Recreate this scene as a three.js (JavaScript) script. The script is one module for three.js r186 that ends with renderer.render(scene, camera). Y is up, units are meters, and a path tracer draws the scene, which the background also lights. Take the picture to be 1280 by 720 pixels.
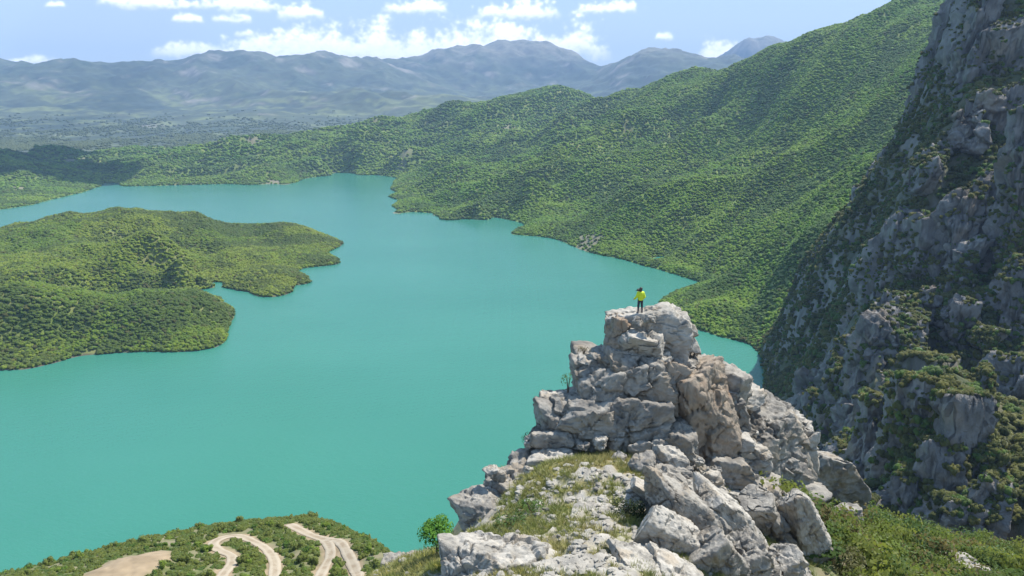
import * as THREE from 'three';
import { ImprovedNoise } from 'three/addons/math/ImprovedNoise.js';
import { MarchingCubes } from 'three/addons/objects/MarchingCubes.js';
import { mergeGeometries, mergeVertices } from 'three/addons/utils/BufferGeometryUtils.js';

// ---------------------------------------------------------------- camera, sky, sun, exposure
const scene = new THREE.Scene();
const CAM = new THREE.Vector3(0, 250, 0), FOCAL = 963, PITCH = 13.7 * Math.PI / 180;   // lens in pixels of the 1280 x 720 photograph
const camera = new THREE.PerspectiveCamera(2 * Math.atan(360 / FOCAL) * 180 / Math.PI, 16 / 9, 0.5, 60000);
camera.position.copy(CAM);
camera.rotation.set(-PITCH, 0, 0);
scene.add(camera);
const renderer = new THREE.WebGLRenderer({ antialias: true });
renderer.toneMapping = THREE.LinearToneMapping;
renderer.toneMappingExposure = 1.55;
renderer.shadowMap.enabled = true;
const R = (d) => d * Math.PI / 180;
const SUN_AZ = R(54), SUN_EL = R(56);
const sunDir = new THREE.Vector3(Math.sin(SUN_AZ) * Math.cos(SUN_EL), Math.sin(SUN_EL), -Math.cos(SUN_AZ) * Math.cos(SUN_EL));
const sun = new THREE.DirectionalLight(new THREE.Color(1, 0.95, 0.87), 5);
sun.position.copy(sunDir).multiplyScalar(3000).add(new THREE.Vector3(0, 150, -600));
sun.target.position.set(0, 150, -600);
sun.castShadow = true;
sun.shadow.mapSize.set(4096, 4096);
Object.assign(sun.shadow.camera, { left: -1600, right: 1600, top: 1600, bottom: -1600, near: 100, far: 8000 });
scene.add(sun, sun.target);
scene.fog = new THREE.FogExp2(new THREE.Color(0.42, 0.64, 1.0), 0.000068);

// ---------------------------------------------------------------- helpers
const perlin = new ImprovedNoise();
const N3 = (x, y, z) => perlin.noise(x + 311.7, y + 127.3, z + 71.9);
function fbm(x, y, z, oct = 4, gain = 0.5) { let s = 0, a = 1, t = 0; for (let i = 0; i < oct; i++) { s += a * N3(x, y, z); t += a; a *= gain; x = x * 2.03 + 17.1; y = y * 2.03 + 5.3; z = z * 2.03 + 9.7; } return s / t; }
function ridged(x, y, z, oct = 4) { let s = 0, a = 1, t = 0; for (let i = 0; i < oct; i++) { const n = 1 - Math.abs(N3(x, y, z)) * 1.6; s += a * n; t += a; a *= 0.5; x = x * 2.07 + 3.1; y = y * 2.07 + 8.3; z = z * 2.07 + 1.7; } return s / t; }
function rng(seed) { let a = seed >>> 0; return () => { a = (a + 0x6D2B79F5) >>> 0; let t = a; t = Math.imul(t ^ (t >>> 15), t | 1); t ^= t + Math.imul(t ^ (t >>> 7), t | 61); return ((t ^ (t >>> 14)) >>> 0) / 4294967296; }; }
function hash3(x, y, z, k) { let h = Math.imul(x, 374761393) ^ Math.imul(y, 668265263) ^ Math.imul(z, 2147483647 - 8191) ^ Math.imul(k, 1274126177); h = Math.imul(h ^ (h >>> 13), 1274126177); return ((h ^ (h >>> 16)) >>> 0) / 4294967296; }
function worley(x, y, z) {                                      // [nearest, second nearest, value of the nearest cell]
  const ix = Math.floor(x), iy = Math.floor(y), iz = Math.floor(z); let f1 = 9, f2 = 9, v = 0, tilt = 0;
  for (let a = -1; a <= 1; a++) for (let b = -1; b <= 1; b++) for (let c = -1; c <= 1; c++) {
    const i = ix + a, j = iy + b, k = iz + c;
    const dx = i + hash3(i, j, k, 1) - x, dy = j + hash3(i, j, k, 2) - y, dz = k + hash3(i, j, k, 3) - z, d = dx * dx + dy * dy + dz * dz;
    if (d < f1) { f2 = f1; f1 = d; v = hash3(i, j, k, 4); tilt = (hash3(i, j, k, 5) - 0.5) * dx + (hash3(i, j, k, 6) - 0.5) * dy + (hash3(i, j, k, 8) - 0.5) * dz; } else if (d < f2) f2 = d;
  }
  return [Math.sqrt(f1), Math.sqrt(f2), v, tilt];
}
const V = (x, y, z) => new THREE.Vector3(x, y, z);
const clamp = (x, a = 0, b = 1) => Math.min(b, Math.max(a, x));
const smooth = (a, b, x) => { const t = clamp((x - a) / (b - a)); return t * t * (3 - 2 * t); };
const lerp = (a, b, t) => a + (b - a) * t;
const mix3 = (a, b, t) => [lerp(a[0], b[0], t), lerp(a[1], b[1], t), lerp(a[2], b[2], t)];
const cp = Math.cos(PITCH), sp = Math.sin(PITCH);
function ray(px, py) { const u = (px - 640) / FOCAL, v = (360 - py) / FOCAL; return [u, v * cp - sp, -(cp + v * sp)]; }
function atD(px, py, D) { const r = ray(px, py), k = D / -r[2]; return new THREE.Vector3(CAM.x + r[0] * k, CAM.y + r[1] * k, -D); }      // D metres ahead
function atH(px, py, h) { const r = ray(px, py), k = (h - CAM.y) / r[1]; return new THREE.Vector3(r[0] * k, h, r[2] * k); }              // on the level h
const mpp = (px, py, D) => { const r = ray(px, py); return D / -r[2] / FOCAL; };                                                         // metres per pixel
function inView(x, y, z, m = 0.12) { const dz = -z, dy = y - CAM.y, f = dz * cp - dy * sp, v = dz * sp + dy * cp; return f > 1 && Math.abs(x / f) < 0.6646 * (1 + m) && Math.abs(v / f) < 0.3738 * (1 + m * 1.5); }

function tps(points, smoothing = 1e-5) {                        // a smooth sheet through scattered heights
  const n = points.length, S = 1000, M = [];
  const U = (r2) => r2 < 1e-12 ? 0 : 0.5 * r2 * Math.log(r2);
  for (let i = 0; i < n; i++) {
    const row = new Float64Array(n + 4);
    for (let j = 0; j < n; j++) { const dx = (points[i].x - points[j].x) / S, dz = (points[i].z - points[j].z) / S; row[j] = U(dx * dx + dz * dz); }
    row[i] += smoothing; row[n] = 1; row[n + 1] = points[i].x / S; row[n + 2] = points[i].z / S; row[n + 3] = points[i].y; M.push(row);
  }
  for (let k = 0; k < 3; k++) { const row = new Float64Array(n + 4); for (let j = 0; j < n; j++) row[j] = k === 0 ? 1 : k === 1 ? points[j].x / S : points[j].z / S; M.push(row); }
  const m = n + 3;
  for (let c = 0; c < m; c++) {
    let p = c; for (let r = c + 1; r < m; r++) if (Math.abs(M[r][c]) > Math.abs(M[p][c])) p = r;
    [M[c], M[p]] = [M[p], M[c]];
    const d = M[c][c] || 1e-12;
    for (let r = c + 1; r < m; r++) { const f = M[r][c] / d; if (f) for (let k = c; k <= m; k++) M[r][k] -= f * M[c][k]; }
  }
  const w = new Float64Array(m);
  for (let c = m - 1; c >= 0; c--) { let s = M[c][m]; for (let k = c + 1; k < m; k++) s -= M[c][k] * w[k]; w[c] = s / (M[c][c] || 1e-12); }
  return (x, z) => { let h = w[n] + w[n + 1] * x / S + w[n + 2] * z / S; for (let j = 0; j < n; j++) { const dx = (x - points[j].x) / S, dz = (z - points[j].z) / S, r2 = dx * dx + dz * dz; if (r2 > 1e-12) h += w[j] * 0.5 * r2 * Math.log(r2); } return h; };
}
// a sheet of ground over a rectangle; height(x, z), colour(x, y, z, slope) -> linear rgb
function terrain(name, [x0, x1, z0, z1], step, height, colour, material, floor = -6, keep) {
  const nx = Math.round((x1 - x0) / step) + 1, nz = Math.round((z1 - z0) / step) + 1, H = new Float32Array(nx * nz);
  for (let j = 0; j < nz; j++) for (let i = 0; i < nx; i++) H[j * nx + i] = height(x0 + i * step, z0 + j * step);
  const sample = (x, z) => { const u = clamp((x - x0) / step, 0, nx - 1.001), v = clamp((z - z0) / step, 0, nz - 1.001), i = Math.floor(u), j = Math.floor(v), a = u - i, b = v - j, k = j * nx + i; return (H[k] * (1 - a) + H[k + 1] * a) * (1 - b) + (H[k + nx] * (1 - a) + H[k + nx + 1] * a) * b; };
  const slope = (x, z) => { const gx = (sample(x + step, z) - sample(x - step, z)) / (2 * step), gz = (sample(x, z + step) - sample(x, z - step)) / (2 * step); return [gx, gz]; };
  const used = new Int32Array(nx * nz).fill(-1), pos = [], uv = [], col = [], idx = [];
  const vert = (k) => { if (used[k] < 0) { used[k] = pos.length / 3; const i = k % nx, j = (k - i) / nx, x = x0 + i * step, z = z0 + j * step; pos.push(x, H[k], z); uv.push(x, -z); const g = slope(x, z); col.push(...colour(x, H[k], z, Math.hypot(...g), g)); } return used[k]; };
  for (let j = 0; j < nz - 1; j++) for (let i = 0; i < nx - 1; i++) {
    const a = j * nx + i, b = a + 1, c = a + nx, d = c + 1;
    if (Math.max(H[a], H[b], H[c], H[d]) < floor) continue;
    if (keep && !keep(x0 + i * step, H[a], z0 + j * step)) continue;
    const [A, B, C, E] = [vert(a), vert(b), vert(c), vert(d)];
    if ((i + j) & 1) idx.push(A, C, B, B, C, E); else idx.push(A, C, E, A, E, B);
  }
  const g = new THREE.BufferGeometry();
  g.setAttribute('position', new THREE.Float32BufferAttribute(pos, 3)); g.setAttribute('uv', new THREE.Float32BufferAttribute(uv, 2)); g.setAttribute('color', new THREE.Float32BufferAttribute(col, 3));
  g.setIndex(idx); g.computeVertexNormals();
  const mesh = new THREE.Mesh(g, material); mesh.name = name;
  return Object.assign(mesh, { sample, slope, box: [x0, x1, z0, z1] });
}
const taken = new Map();
function numbered(n) { const k = taken.get(n) ?? 0; taken.set(n, k + 1); return k ? n + '_' + String(k).padStart(3, '0') : n; }
function put(o, name, label, category, { group, kind } = {}) { o.name = numbered(name); o.userData = { label, category }; if (group) o.userData.group = group; if (kind) o.userData.kind = kind; scene.add(o); o.traverse((m) => { m.castShadow = m.receiveShadow = true; }); return o; }
function part(parent, geo, mat, name) { const m = new THREE.Mesh(geo, mat); m.name = name; parent.add(m); return m; }
function dataTexture(size, fill, srgb = false) { const d = new Uint8Array(size * size * 4); for (let j = 0; j < size; j++) for (let i = 0; i < size; i++) { const c = fill(i / size, j / size); const k = (j * size + i) * 4; for (let q = 0; q < 3; q++) d[k + q] = clamp(Math.round((Array.isArray(c) ? c[q] : c) * 255), 0, 255); d[k + 3] = 255; } const t = new THREE.DataTexture(d, size, size); t.wrapS = t.wrapT = THREE.RepeatWrapping; t.magFilter = THREE.LinearFilter; t.minFilter = THREE.LinearMipmapLinearFilter; t.generateMipmaps = true; if (srgb) t.colorSpace = THREE.SRGBColorSpace; t.needsUpdate = true; return t; }
function tileNoise(u, v, f, oct, seed) { let s = 0, a = 1, t = 0; for (let o = 0; o < oct; o++) { const n = (i, j) => hash3(((i % f) + f) % f, ((j % f) + f) % f, seed + o, 7) * 2 - 1, x = u * f, y = v * f, i = Math.floor(x), j = Math.floor(y), p = x - i, q = y - j, e = p * p * (3 - 2 * p), w = q * q * (3 - 2 * q); s += a * lerp(lerp(n(i, j), n(i + 1, j), e), lerp(n(i, j + 1), n(i + 1, j + 1), e), w); t += a; a *= 0.55; f *= 2; } return s / t; }

// ---------------------------------------------------------------- sky with fair-weather cumulus above the far ranges
{
  const W = 4096, H = 2048, d = new Float32Array(W * H * 4), rnd = rng(5);
  const clouds = [];                                            // azimuth (deg right of ahead), base elevation, half width, height
  const addPx = (cx, base, w, h) => { const r = ray(cx, base), l = Math.hypot(r[0], r[2]); clouds.push([Math.atan2(r[0], -r[2]) / R(1), Math.atan2(r[1], l) / R(1), w / 2 / FOCAL / R(1), h / FOCAL / R(1)]); };
  for (const c of [[440, 82, 320, 50], [330, 78, 170, 38], [600, 74, 190, 46], [470, 80, 260, 56], [385, 72, 120, 42], [260, 72, 120, 24], [640, 66, 110, 46], [720, 72, 90, 46], [590, 74, 130, 34], [540, 80, 200, 40], [640, 22, 120, 24], [755, 17, 76, 22], [520, 15, 84, 18], [376, 24, 56, 22], [190, 10, 110, 22], [300, 12, 100, 22], [290, 28, 44, 16], [235, 28, 36, 10], [306, 45, 26, 13], [68, 9, 20, 8], [895, 78, 60, 26], [936, 62, 24, 11], [965, 58, 26, 8], [830, 50, 22, 12], [50, 80, 60, 8], [905, 70, 40, 30], [690, 60, 60, 20]]) addPx(...c);
  for (let i = 0; i < 150; i++) { let az = rnd() * 360 - 180; if (Math.abs(az) < 37) continue; const el = 1.5 + rnd() * rnd() * 14; clouds.push([az, el, 0.8 + rnd() * 5, 0.6 + rnd() * 2.2]); }
  const zen = [0.10, 0.215, 0.46], mid = [0.325, 0.505, 0.735], hor = [0.54, 0.65, 0.78];
  const put3 = (k, c) => { d[k] = c[0]; d[k + 1] = c[1]; d[k + 2] = c[2]; d[k + 3] = 1; };
  const base = new Float32Array(3);
  for (let row = 0; row < H; row++) {
    const el = ((row + 0.5) / H - 0.5) * 180;
    for (let col = 0; col < W; col++) {
      const k = (row * W + col) * 4;
      if (el <= 0) { put3(k, [0.33, 0.40, 0.42]); continue; }
      const a = ((col + 0.5) / W - 0.5) * 2 * Math.PI, ce = Math.cos(R(el)), x = Math.cos(a) * ce, y = Math.sin(R(el)), z = Math.sin(a) * ce;
      const t1 = smooth(0, 13, el), t2 = smooth(6, 75, el);
      let c = mix3(mix3(hor, mid, t1), zen, t2);
      const s = Math.max(0, x * sunDir.x + y * sunDir.y + z * sunDir.z), glow = 0.22 * Math.pow(s, 5) + 0.55 * Math.pow(s, 40);
      c = [c[0] + glow * 0.9, c[1] + glow * 0.95, c[2] + glow * 0.75];
      put3(k, c);
    }
  }
  const cols = (az) => (((az + 270) / 360) % 1) * W;            // ahead (-z) sits at a quarter of the width
  const dens = new Map();
  for (const [az, el, hw, h] of clouds) {
    const c0 = Math.floor((((az - hw * 1.6) - 90) / 360 + 0.5) * W), c1 = Math.ceil((((az + hw * 1.6) - 90) / 360 + 0.5) * W), r0 = Math.max(H / 2 + 1, Math.floor(((el - h * 0.35) / 180 + 0.5) * H)), r1 = Math.ceil(((el + h * 1.5) / 180 + 0.5) * H);
    for (let row = r0; row <= r1; row++) for (let cc = c0; cc <= c1; cc++) {
      const e = ((row + 0.5) / H - 0.5) * 180, A = ((cc + 0.5) / W - 0.5) * 360 + 90, u = (A - az) / hw, v = (e - el) / h;
      const f1 = fbm(A * 0.55, e * 0.75, az * 0.37, 3), f2 = fbm(A * 2.6, e * 3.4, az, 5, 0.62);
      const top = 0.85 * Math.sqrt(Math.max(0, 1 - u * u)) + f1 * 0.9 + f2 * 0.62, low = -0.06 + f2 * 0.35 + f1 * 0.3;
      const m = smooth(0, 0.5, top - v) * smooth(-0.05, 0.34, v - low) * smooth(1.5, 0.8, Math.abs(u));
      if (m <= 0) continue;
      const key = row * W + ((cc % W) + W) % W, was = dens.get(key), lit = clamp(0.52 + 0.6 * v + f2 * 0.55);
      if (!was || was[0] < m) dens.set(key, [m, lit]);
    }
  }
  for (const [key, [m, lit]] of dens) { const k = key * 4, c = mix3([0.74, 0.785, 0.85], [1.42, 1.42, 1.40], lit), al = m; for (let q = 0; q < 3; q++) d[k + q] = lerp(d[k + q], c[q], al); }
  const sky = new THREE.DataTexture(d, W, H, THREE.RGBAFormat, THREE.FloatType);
  sky.mapping = THREE.EquirectangularReflectionMapping; sky.magFilter = THREE.LinearFilter; sky.needsUpdate = true;
  scene.background = sky; scene.environment = sky;
}

// ---------------------------------------------------------------- lake
{
  const bump = dataTexture(512, (u, v) => 0.5 + 0.28 * tileNoise(u, v, 8, 5, 3) + 0.16 * tileNoise(u, v * 3 % 1, 24, 3, 9));
  bump.repeat.set(1 / 34, 1 / 22);
  const tint = dataTexture(512, (u, v) => { const n = tileNoise(u, v, 3, 5, 21) * 0.15 + tileNoise(u, v, 2, 3, 25) * 0.10; return [0.86 + n * 1.4, 0.92 + n * 0.7, 0.92 + n * 0.8]; });
  tint.repeat.set(1 / 900, 1 / 620);
  const g = new THREE.PlaneGeometry(9000, 6000, 1, 1); g.rotateX(-Math.PI / 2);
  const uv = g.attributes.uv, p = g.attributes.position; for (let i = 0; i < uv.count; i++) uv.setXY(i, p.getX(i), -p.getZ(i));
  const water = new THREE.Mesh(g, new THREE.MeshPhysicalMaterial({ color: new THREE.Color().setRGB(0.042, 0.196, 0.138), map: tint, roughness: 0.16, bumpMap: bump, bumpScale: 0.3, ior: 1.33, specularIntensity: 0.75 }));
  water.position.set(0, 0, -2500);
  put(water, 'lake', 'milky turquoise reservoir filling the valley between the green hills', 'lake', { kind: 'structure' });
}

// ---------------------------------------------------------------- tree crowns for the woods (leaf clumps in a lumpy crown)
function crownGeometry(seed, { lobes = 6, leaves = 90, leaf = 0.42, core = 0.62, tall = 1 } = {}) {
  const r = rng(seed), pos = [], nor = [], L = [];
  for (let i = 0; i < lobes; i++) { const a = r() * 6.283, q = i ? 0.45 + r() * 0.3 : 0; L.push([Math.cos(a) * q, (0.55 + (i ? (r() - 0.4) * 0.7 : 0.25)) * tall, Math.sin(a) * q, 0.38 + r() * 0.24]); }
  const v = new THREE.Vector3(), n = new THREE.Vector3(), t = new THREE.Vector3(), b = new THREE.Vector3();
  for (let i = 0; i < leaves; i++) {
    const l = L[i % lobes];
    v.set(r() * 2 - 1, r() * 1.7 - 0.6, r() * 2 - 1).normalize();
    const rad = l[3] * (0.82 + r() * 0.3), cx = l[0] + v.x * rad, cy = l[1] + v.y * rad, cz = l[2] + v.z * rad;
    n.set(v.x + (r() - 0.5) * 1.3, v.y + (r() - 0.5) * 1.3, v.z + (r() - 0.5) * 1.3).normalize();
    t.set(r() - 0.5, r() - 0.5, r() - 0.5).cross(n).normalize(); b.crossVectors(n, t);
    const s = leaf * (0.6 + r() * 0.7), s2 = s * (0.6 + r() * 0.4);
    const P = [[-s, 0], [0, -s2], [s, 0], [0, s2]].map(([p, q]) => [cx + (t.x * p + b.x * q) * 0.5, cy + (t.y * p + b.y * q) * 0.5, cz + (t.z * p + b.z * q) * 0.5]);
    const nn = n.clone().multiplyScalar(0.35).add(v.clone().multiplyScalar(0.6)).add(V(0, 0.45, 0)).normalize();
    for (const k of [0, 1, 2, 0, 2, 3]) { pos.push(...P[k]); nor.push(nn.x, nn.y, nn.z); }
  }
  const g = new THREE.BufferGeometry(); g.setAttribute('position', new THREE.Float32BufferAttribute(pos, 3)); g.setAttribute('normal', new THREE.Float32BufferAttribute(nor, 3));
  if (!core) return g;
  const cores = L.map((l) => { const c = new THREE.IcosahedronGeometry(1, 1); c.deleteAttribute('uv'); const p = c.attributes.position, m = c.attributes.normal; for (let i = 0; i < p.count; i++) { const x = p.getX(i), y = p.getY(i), z = p.getZ(i), k = l[3] * core * (1.35 + 0.55 * N3(x * 1.7 + l[0] * 9, y * 1.7 + seed, z * 1.7)); p.setXYZ(i, x * k + l[0], y * k + l[1], z * k + l[2]); const q = Math.hypot(x, y + 0.25, z); m.setXYZ(i, x / q, (y + 0.25) / q, z / q); } return c; });
  const out = mergeGeometries([g, ...cores]); return out;
}
const leafMat = new THREE.MeshPhysicalMaterial({ color: 0xffffff, roughness: 0.95, transmission: 0.56, thickness: 0, specularIntensity: 0.25, side: THREE.DoubleSide });
const crowns = [11, 12, 13, 14].map((s) => crownGeometry(s, { leaves: 70, leaf: 0.42, core: 0.7 }));
const scrubCrowns = [21, 22, 23].map((s) => crownGeometry(s, { lobes: 5, leaves: 60, leaf: 0.42, tall: 0.7, core: 0.68 }));
// spots: [x, y, z, width, height, colour]
function forest(name, label, category, spots, geos, seed, mat = leafMat) {
  const r = rng(seed), lists = geos.map(() => []);
  for (const s of spots) lists[Math.floor(r() * geos.length)].push(s);
  const root = new THREE.Group(), q = new THREE.Quaternion(), m = new THREE.Matrix4(), up = new THREE.Vector3(0, 1, 0), c = new THREE.Color();
  lists.forEach((list, k) => {
    if (!list.length) return;
    const im = new THREE.InstancedMesh(geos[k], mat, list.length); im.name = 'foliage'; im.userData.kind = 'stuff';
    list.forEach(([x, y, z, w, h, col], i) => { q.setFromAxisAngle(up, r() * 6.283); m.compose(new THREE.Vector3(x, y, z), q, new THREE.Vector3(w, h, w)); im.setMatrixAt(i, m); im.setColorAt(i, c.setRGB(...col)); });
    root.add(im);
  });
  return put(root, name, label, category, { kind: 'stuff' });
}
function leafColour(r, x, z, dark = 0) {                       // spring green oak and hornbeam, with olive and dark shrubs in patches
  const p = fbm(x * 0.006, 3, z * 0.006, 3), q = fbm(x * 0.03, 9, z * 0.03, 2), t = r();
  const along = fbm((x * 0.8 - z * 0.6) * 0.004, 15, (x * 0.6 + z * 0.8) * 0.014, 3, 0.6);
  let c = mix3([0.158, 0.302, 0.030], [0.276, 0.392, 0.050], clamp(0.5 + p * 1.2 + (t - 0.5) * 0.7));
  if (along + (r() - 0.5) * 0.22 < -0.13) c = mix3(c, [0.090, 0.165, 0.036], 0.75);
  else if (q + (r() - 0.5) * 0.5 < -0.20) c = mix3(c, [0.100, 0.172, 0.036], 0.7);
  if (r() < 0.04) c = mix3(c, [0.14, 0.13, 0.045], 0.6);
  const k = (0.8 + r() * 0.4) * (1 - dark); return [c[0] * k, c[1] * k, c[2] * k];
}
function wood(T, spacing, seed, { size = [3.6, 5.4], tall = [3.2, 5], limit, bare, margin = 0.1, dark = 0, colour = leafColour, facing = -0.25, steep = false } = {}) {
  const r = rng(seed), spots = [], [x0, x1, z0, z1] = T.box;
  for (let z = z0; z < z1; ) {
    const st = typeof spacing === 'function' ? spacing(z) : spacing;
    for (let x = x0; x < x1; x += st) {
      const X = x + (r() - 0.5) * st * 1.9, Z = z + (r() - 0.5) * st * 1.9, y = T.sample(X, Z);
      const a = r(), b = r();
      if (y < 0.35 || !inView(X, y, Z, margin)) continue;
      if (steep) { const [sx, sz] = T.slope(X, Z), more = Math.min(5, Math.floor(Math.hypot(1, sx, sz) + r() * 0.9)) - 1; for (let k = 0; k < more; k++) { const X2 = X + (r() - 0.5) * st, Z2 = Z + (r() - 0.5) * st, y2 = T.sample(X2, Z2); if (bare && bare(X2, y2, Z2, Math.hypot(...T.slope(X2, Z2))) > r()) continue; spots.push([X2, y2 - 0.6, Z2, lerp(size[0], size[1], r()) * 0.6, lerp(tall[0], tall[1], r()) * 0.7, colour(r, X2, Z2, dark)]); } }
      if (limit && !limit(X, y, Z)) continue;
      const [gx, gz] = T.slope(X, Z), vl = Math.hypot(X, y - CAM.y, Z);
      if ((gx * X - (y - CAM.y) + gz * Z) / vl / Math.hypot(gx, 1, gz) < facing) continue;       // far side of a ridge
      if (bare && bare(X, y, Z, Math.hypot(gx, gz)) > a) continue;
      const k = st / (typeof spacing === 'function' ? spacing(-800) : spacing), e = Math.max(1, k * 0.9);
      spots.push([X, y - 0.5 * e, Z, lerp(size[0], size[1], b) * 0.82 * e, lerp(tall[0], tall[1], r()) * 0.86 * Math.pow(e, 0.85), colour(r, X, Z, dark)]);
    }
    z += st;
  }
  return spots;
}
const groundMat = new THREE.MeshStandardMaterial({ vertexColors: true, roughness: 1 });
const W0 = (px, py) => atH(px, py, 0);

// ---------------------------------------------------------------- far ranges
{
  const P = [], add = (px, py, D) => P.push(atD(px, py, D));
  const crest = [[-150, 70, 9200], [0, 75, 9000], [60, 80, 9000], [110, 86, 9200], [150, 75, 8800], [185, 78, 8600], [215, 80, 8600], [260, 68, 9200], [310, 64, 9400], [360, 65, 9600], [405, 63, 9600], [440, 69, 9800], [490, 74, 10600], [530, 71, 11400], [570, 63, 11800], [610, 56, 12000], [650, 53, 12000], [690, 53, 11800], [720, 62, 11400], [757, 77, 10600], [775, 69, 9800], [800, 64, 9400], [832, 57, 9200], [852, 60, 9200], [880, 72, 9400], [915, 84, 10200], [935, 78, 12000], [955, 70, 13000], [972, 72, 13000], [1000, 90, 13000], [1100, 80, 13000], [1300, 80, 13000]];
  for (const [a, b, D] of crest) { add(a, b, D); const c = atD(a, b, D); const o = atD(a, 360, D + 1600); P.push(V(o.x, Math.max(100, c.y - 520), o.z)); }
  for (const c of [[-150, 115, 7200], [0, 110, 7200], [120, 112, 7400], [230, 105, 7600], [330, 98, 8000], [430, 100, 8400], [560, 92, 9800], [650, 88, 10200], [740, 98, 9600], [830, 92, 8300], [0, 150, 5600], [120, 150, 5600], [240, 145, 5800], [320, 140, 5900], [-150, 150, 5600], [600, 118, 8600], [520, 128, 7600], [760, 120, 8000], [0, 178, 4300], [100, 178, 4300], [200, 172, 4400], [300, 166, 4500], [-150, 178, 4300], [440, 160, 5200]]) add(...c);
  for (const c of [[410, 122, 6600], [430, 110, 6700], [455, 109, 6800], [500, 115, 7000], [560, 122, 7400], [395, 138, 6200], [350, 150, 5600]]) add(...c);
  for (let x = -4000; x <= 4000; x += 1000) P.push(V(x, 30, -3500));
  const f = tps(P);
  const h = (x, z) => { const b = f(x, z), k = smooth(20, 420, b), wx = x + 260 * fbm(x * 0.0007, 1, z * 0.0007, 2), wz = z + 260 * fbm(x * 0.0007, 7, z * 0.0007, 2);
    return b + (24 + 150 * k) * (ridged(wx * 0.00075, 4, wz * 0.00055, 6) - 0.76) + (8 + 80 * k) * (ridged(wx * 0.0028, 9, wz * 0.002, 4) - 0.74) + (4 + 14 * k) * fbm(x * 0.006, 6, z * 0.006, 4); };
  const T = terrain('far', [-8200, 8200, -14600, -3500], 37, h, (x, y, z, s) => {
    const n = fbm(x * 0.0011, 2, z * 0.0011, 5, 0.6), q = fbm(x * 0.005, 5, z * 0.005, 4, 0.65), e = fbm(x * 0.0022, 8, z * 0.004, 4, 0.6);
    let c = mix3([0.060, 0.080, 0.045], [0.030, 0.050, 0.034], smooth(-0.12, 0.16, n + q * 0.5));
    c = mix3(c, [0.135, 0.160, 0.065], smooth(0.0, 0.25, q + e * 0.5) * smooth(600, 200, y) * 0.9);
    c = mix3(c, [0.25, 0.225, 0.19], smooth(0.24, 0.46, e * 0.7 + s * 0.32 - q * 0.3) * 0.85);
    c = mix3(c, [0.20, 0.185, 0.14], smooth(620, 980, y + q * 260) * 0.75);
    c = mix3(c, [0.024, 0.046, 0.022], 0.8 * smooth(0.12, 0.3, fbm(x * 0.0024, 33, z * 0.0018, 5, 0.65))); const k = 0.7 + 0.6 * hash3(Math.round(x / 37), Math.round(z / 37), 3, 3); return [c[0] * k, c[1] * k, c[2] * k]; }, groundMat, -50, (x, y, z) => Math.abs(x) < -z * 0.8 + 300);
  const fw = [], fr = rng(300);
  for (let i = 0; i < 90000 && fw.length < 15000; i++) {
    const z = -3600 - Math.pow(fr(), 1.2) * 2900, x = (fr() * 2 - 1) * -z * 0.74, y = T.sample(x, z), a = fr(), b = fr();
    if (x > 0.05 * -z && z > -5200) continue; if (!inView(x, y, z, 0.08)) continue;
    const row = Math.abs(((x * 0.7 + z * 0.4 + 130 * fbm(x * 0.002, 3, z * 0.002, 2)) / 170) % 1), woods = fbm(x * 0.0016, 21, z * 0.0016, 4, 0.6);
    if (fr() < smooth(-4300, -6300, z)) continue; if (!(woods + (a - 0.5) * 0.16 > 0.12 || (row < 0.09 && a < 0.7) || a < 0.04)) continue;
    const w = 5 + b * 7, g = mix3([0.11, 0.16, 0.05], [0.16, 0.20, 0.07], b); fw.push([x, y - 2, z, w, w * 0.75, g]);
  }
  forest('far_woods', 'hazy woods and hedgerows on the plain below the mountain range', 'woods', fw, crowns, 301);
  put(T, 'mountain_range', 'hazy blue mountain range along the skyline beyond the lake', 'mountains', { kind: 'structure' });
}

// ---------------------------------------------------------------- green hills round the far end of the lake and the big slope on the right
const shoreRight = [[955, 475], [956, 462], [953, 447], [940, 431], [922, 426], [900, 421], [880, 414], [860, 409], [838, 396], [824, 378], [840, 367], [858, 361], [875, 354], [850, 345], [820, 336], [785, 326], [755, 320], [735, 315], [712, 306], [690, 298], [665, 295], [640, 293], [650, 286], [656, 282], [642, 276], [651, 265], [632, 268], [610, 272], [592, 274], [570, 275], [553, 275], [549, 271], [541, 269], [550, 262], [521, 265], [500, 267], [488, 266], [490, 258], [497, 251], [486, 246], [490, 238], [492, 232], [494, 226], [490, 221], [473, 219], [449, 219], [430, 216], [412, 217], [396, 221], [375, 226], [353, 231], [336, 230], [319, 231], [285, 230], [240, 231], [200, 232], [158, 233], [146, 229], [134, 229], [118, 235], [104, 240], [75, 247], [44, 255], [20, 259], [0, 262], [-60, 270]];
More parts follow.
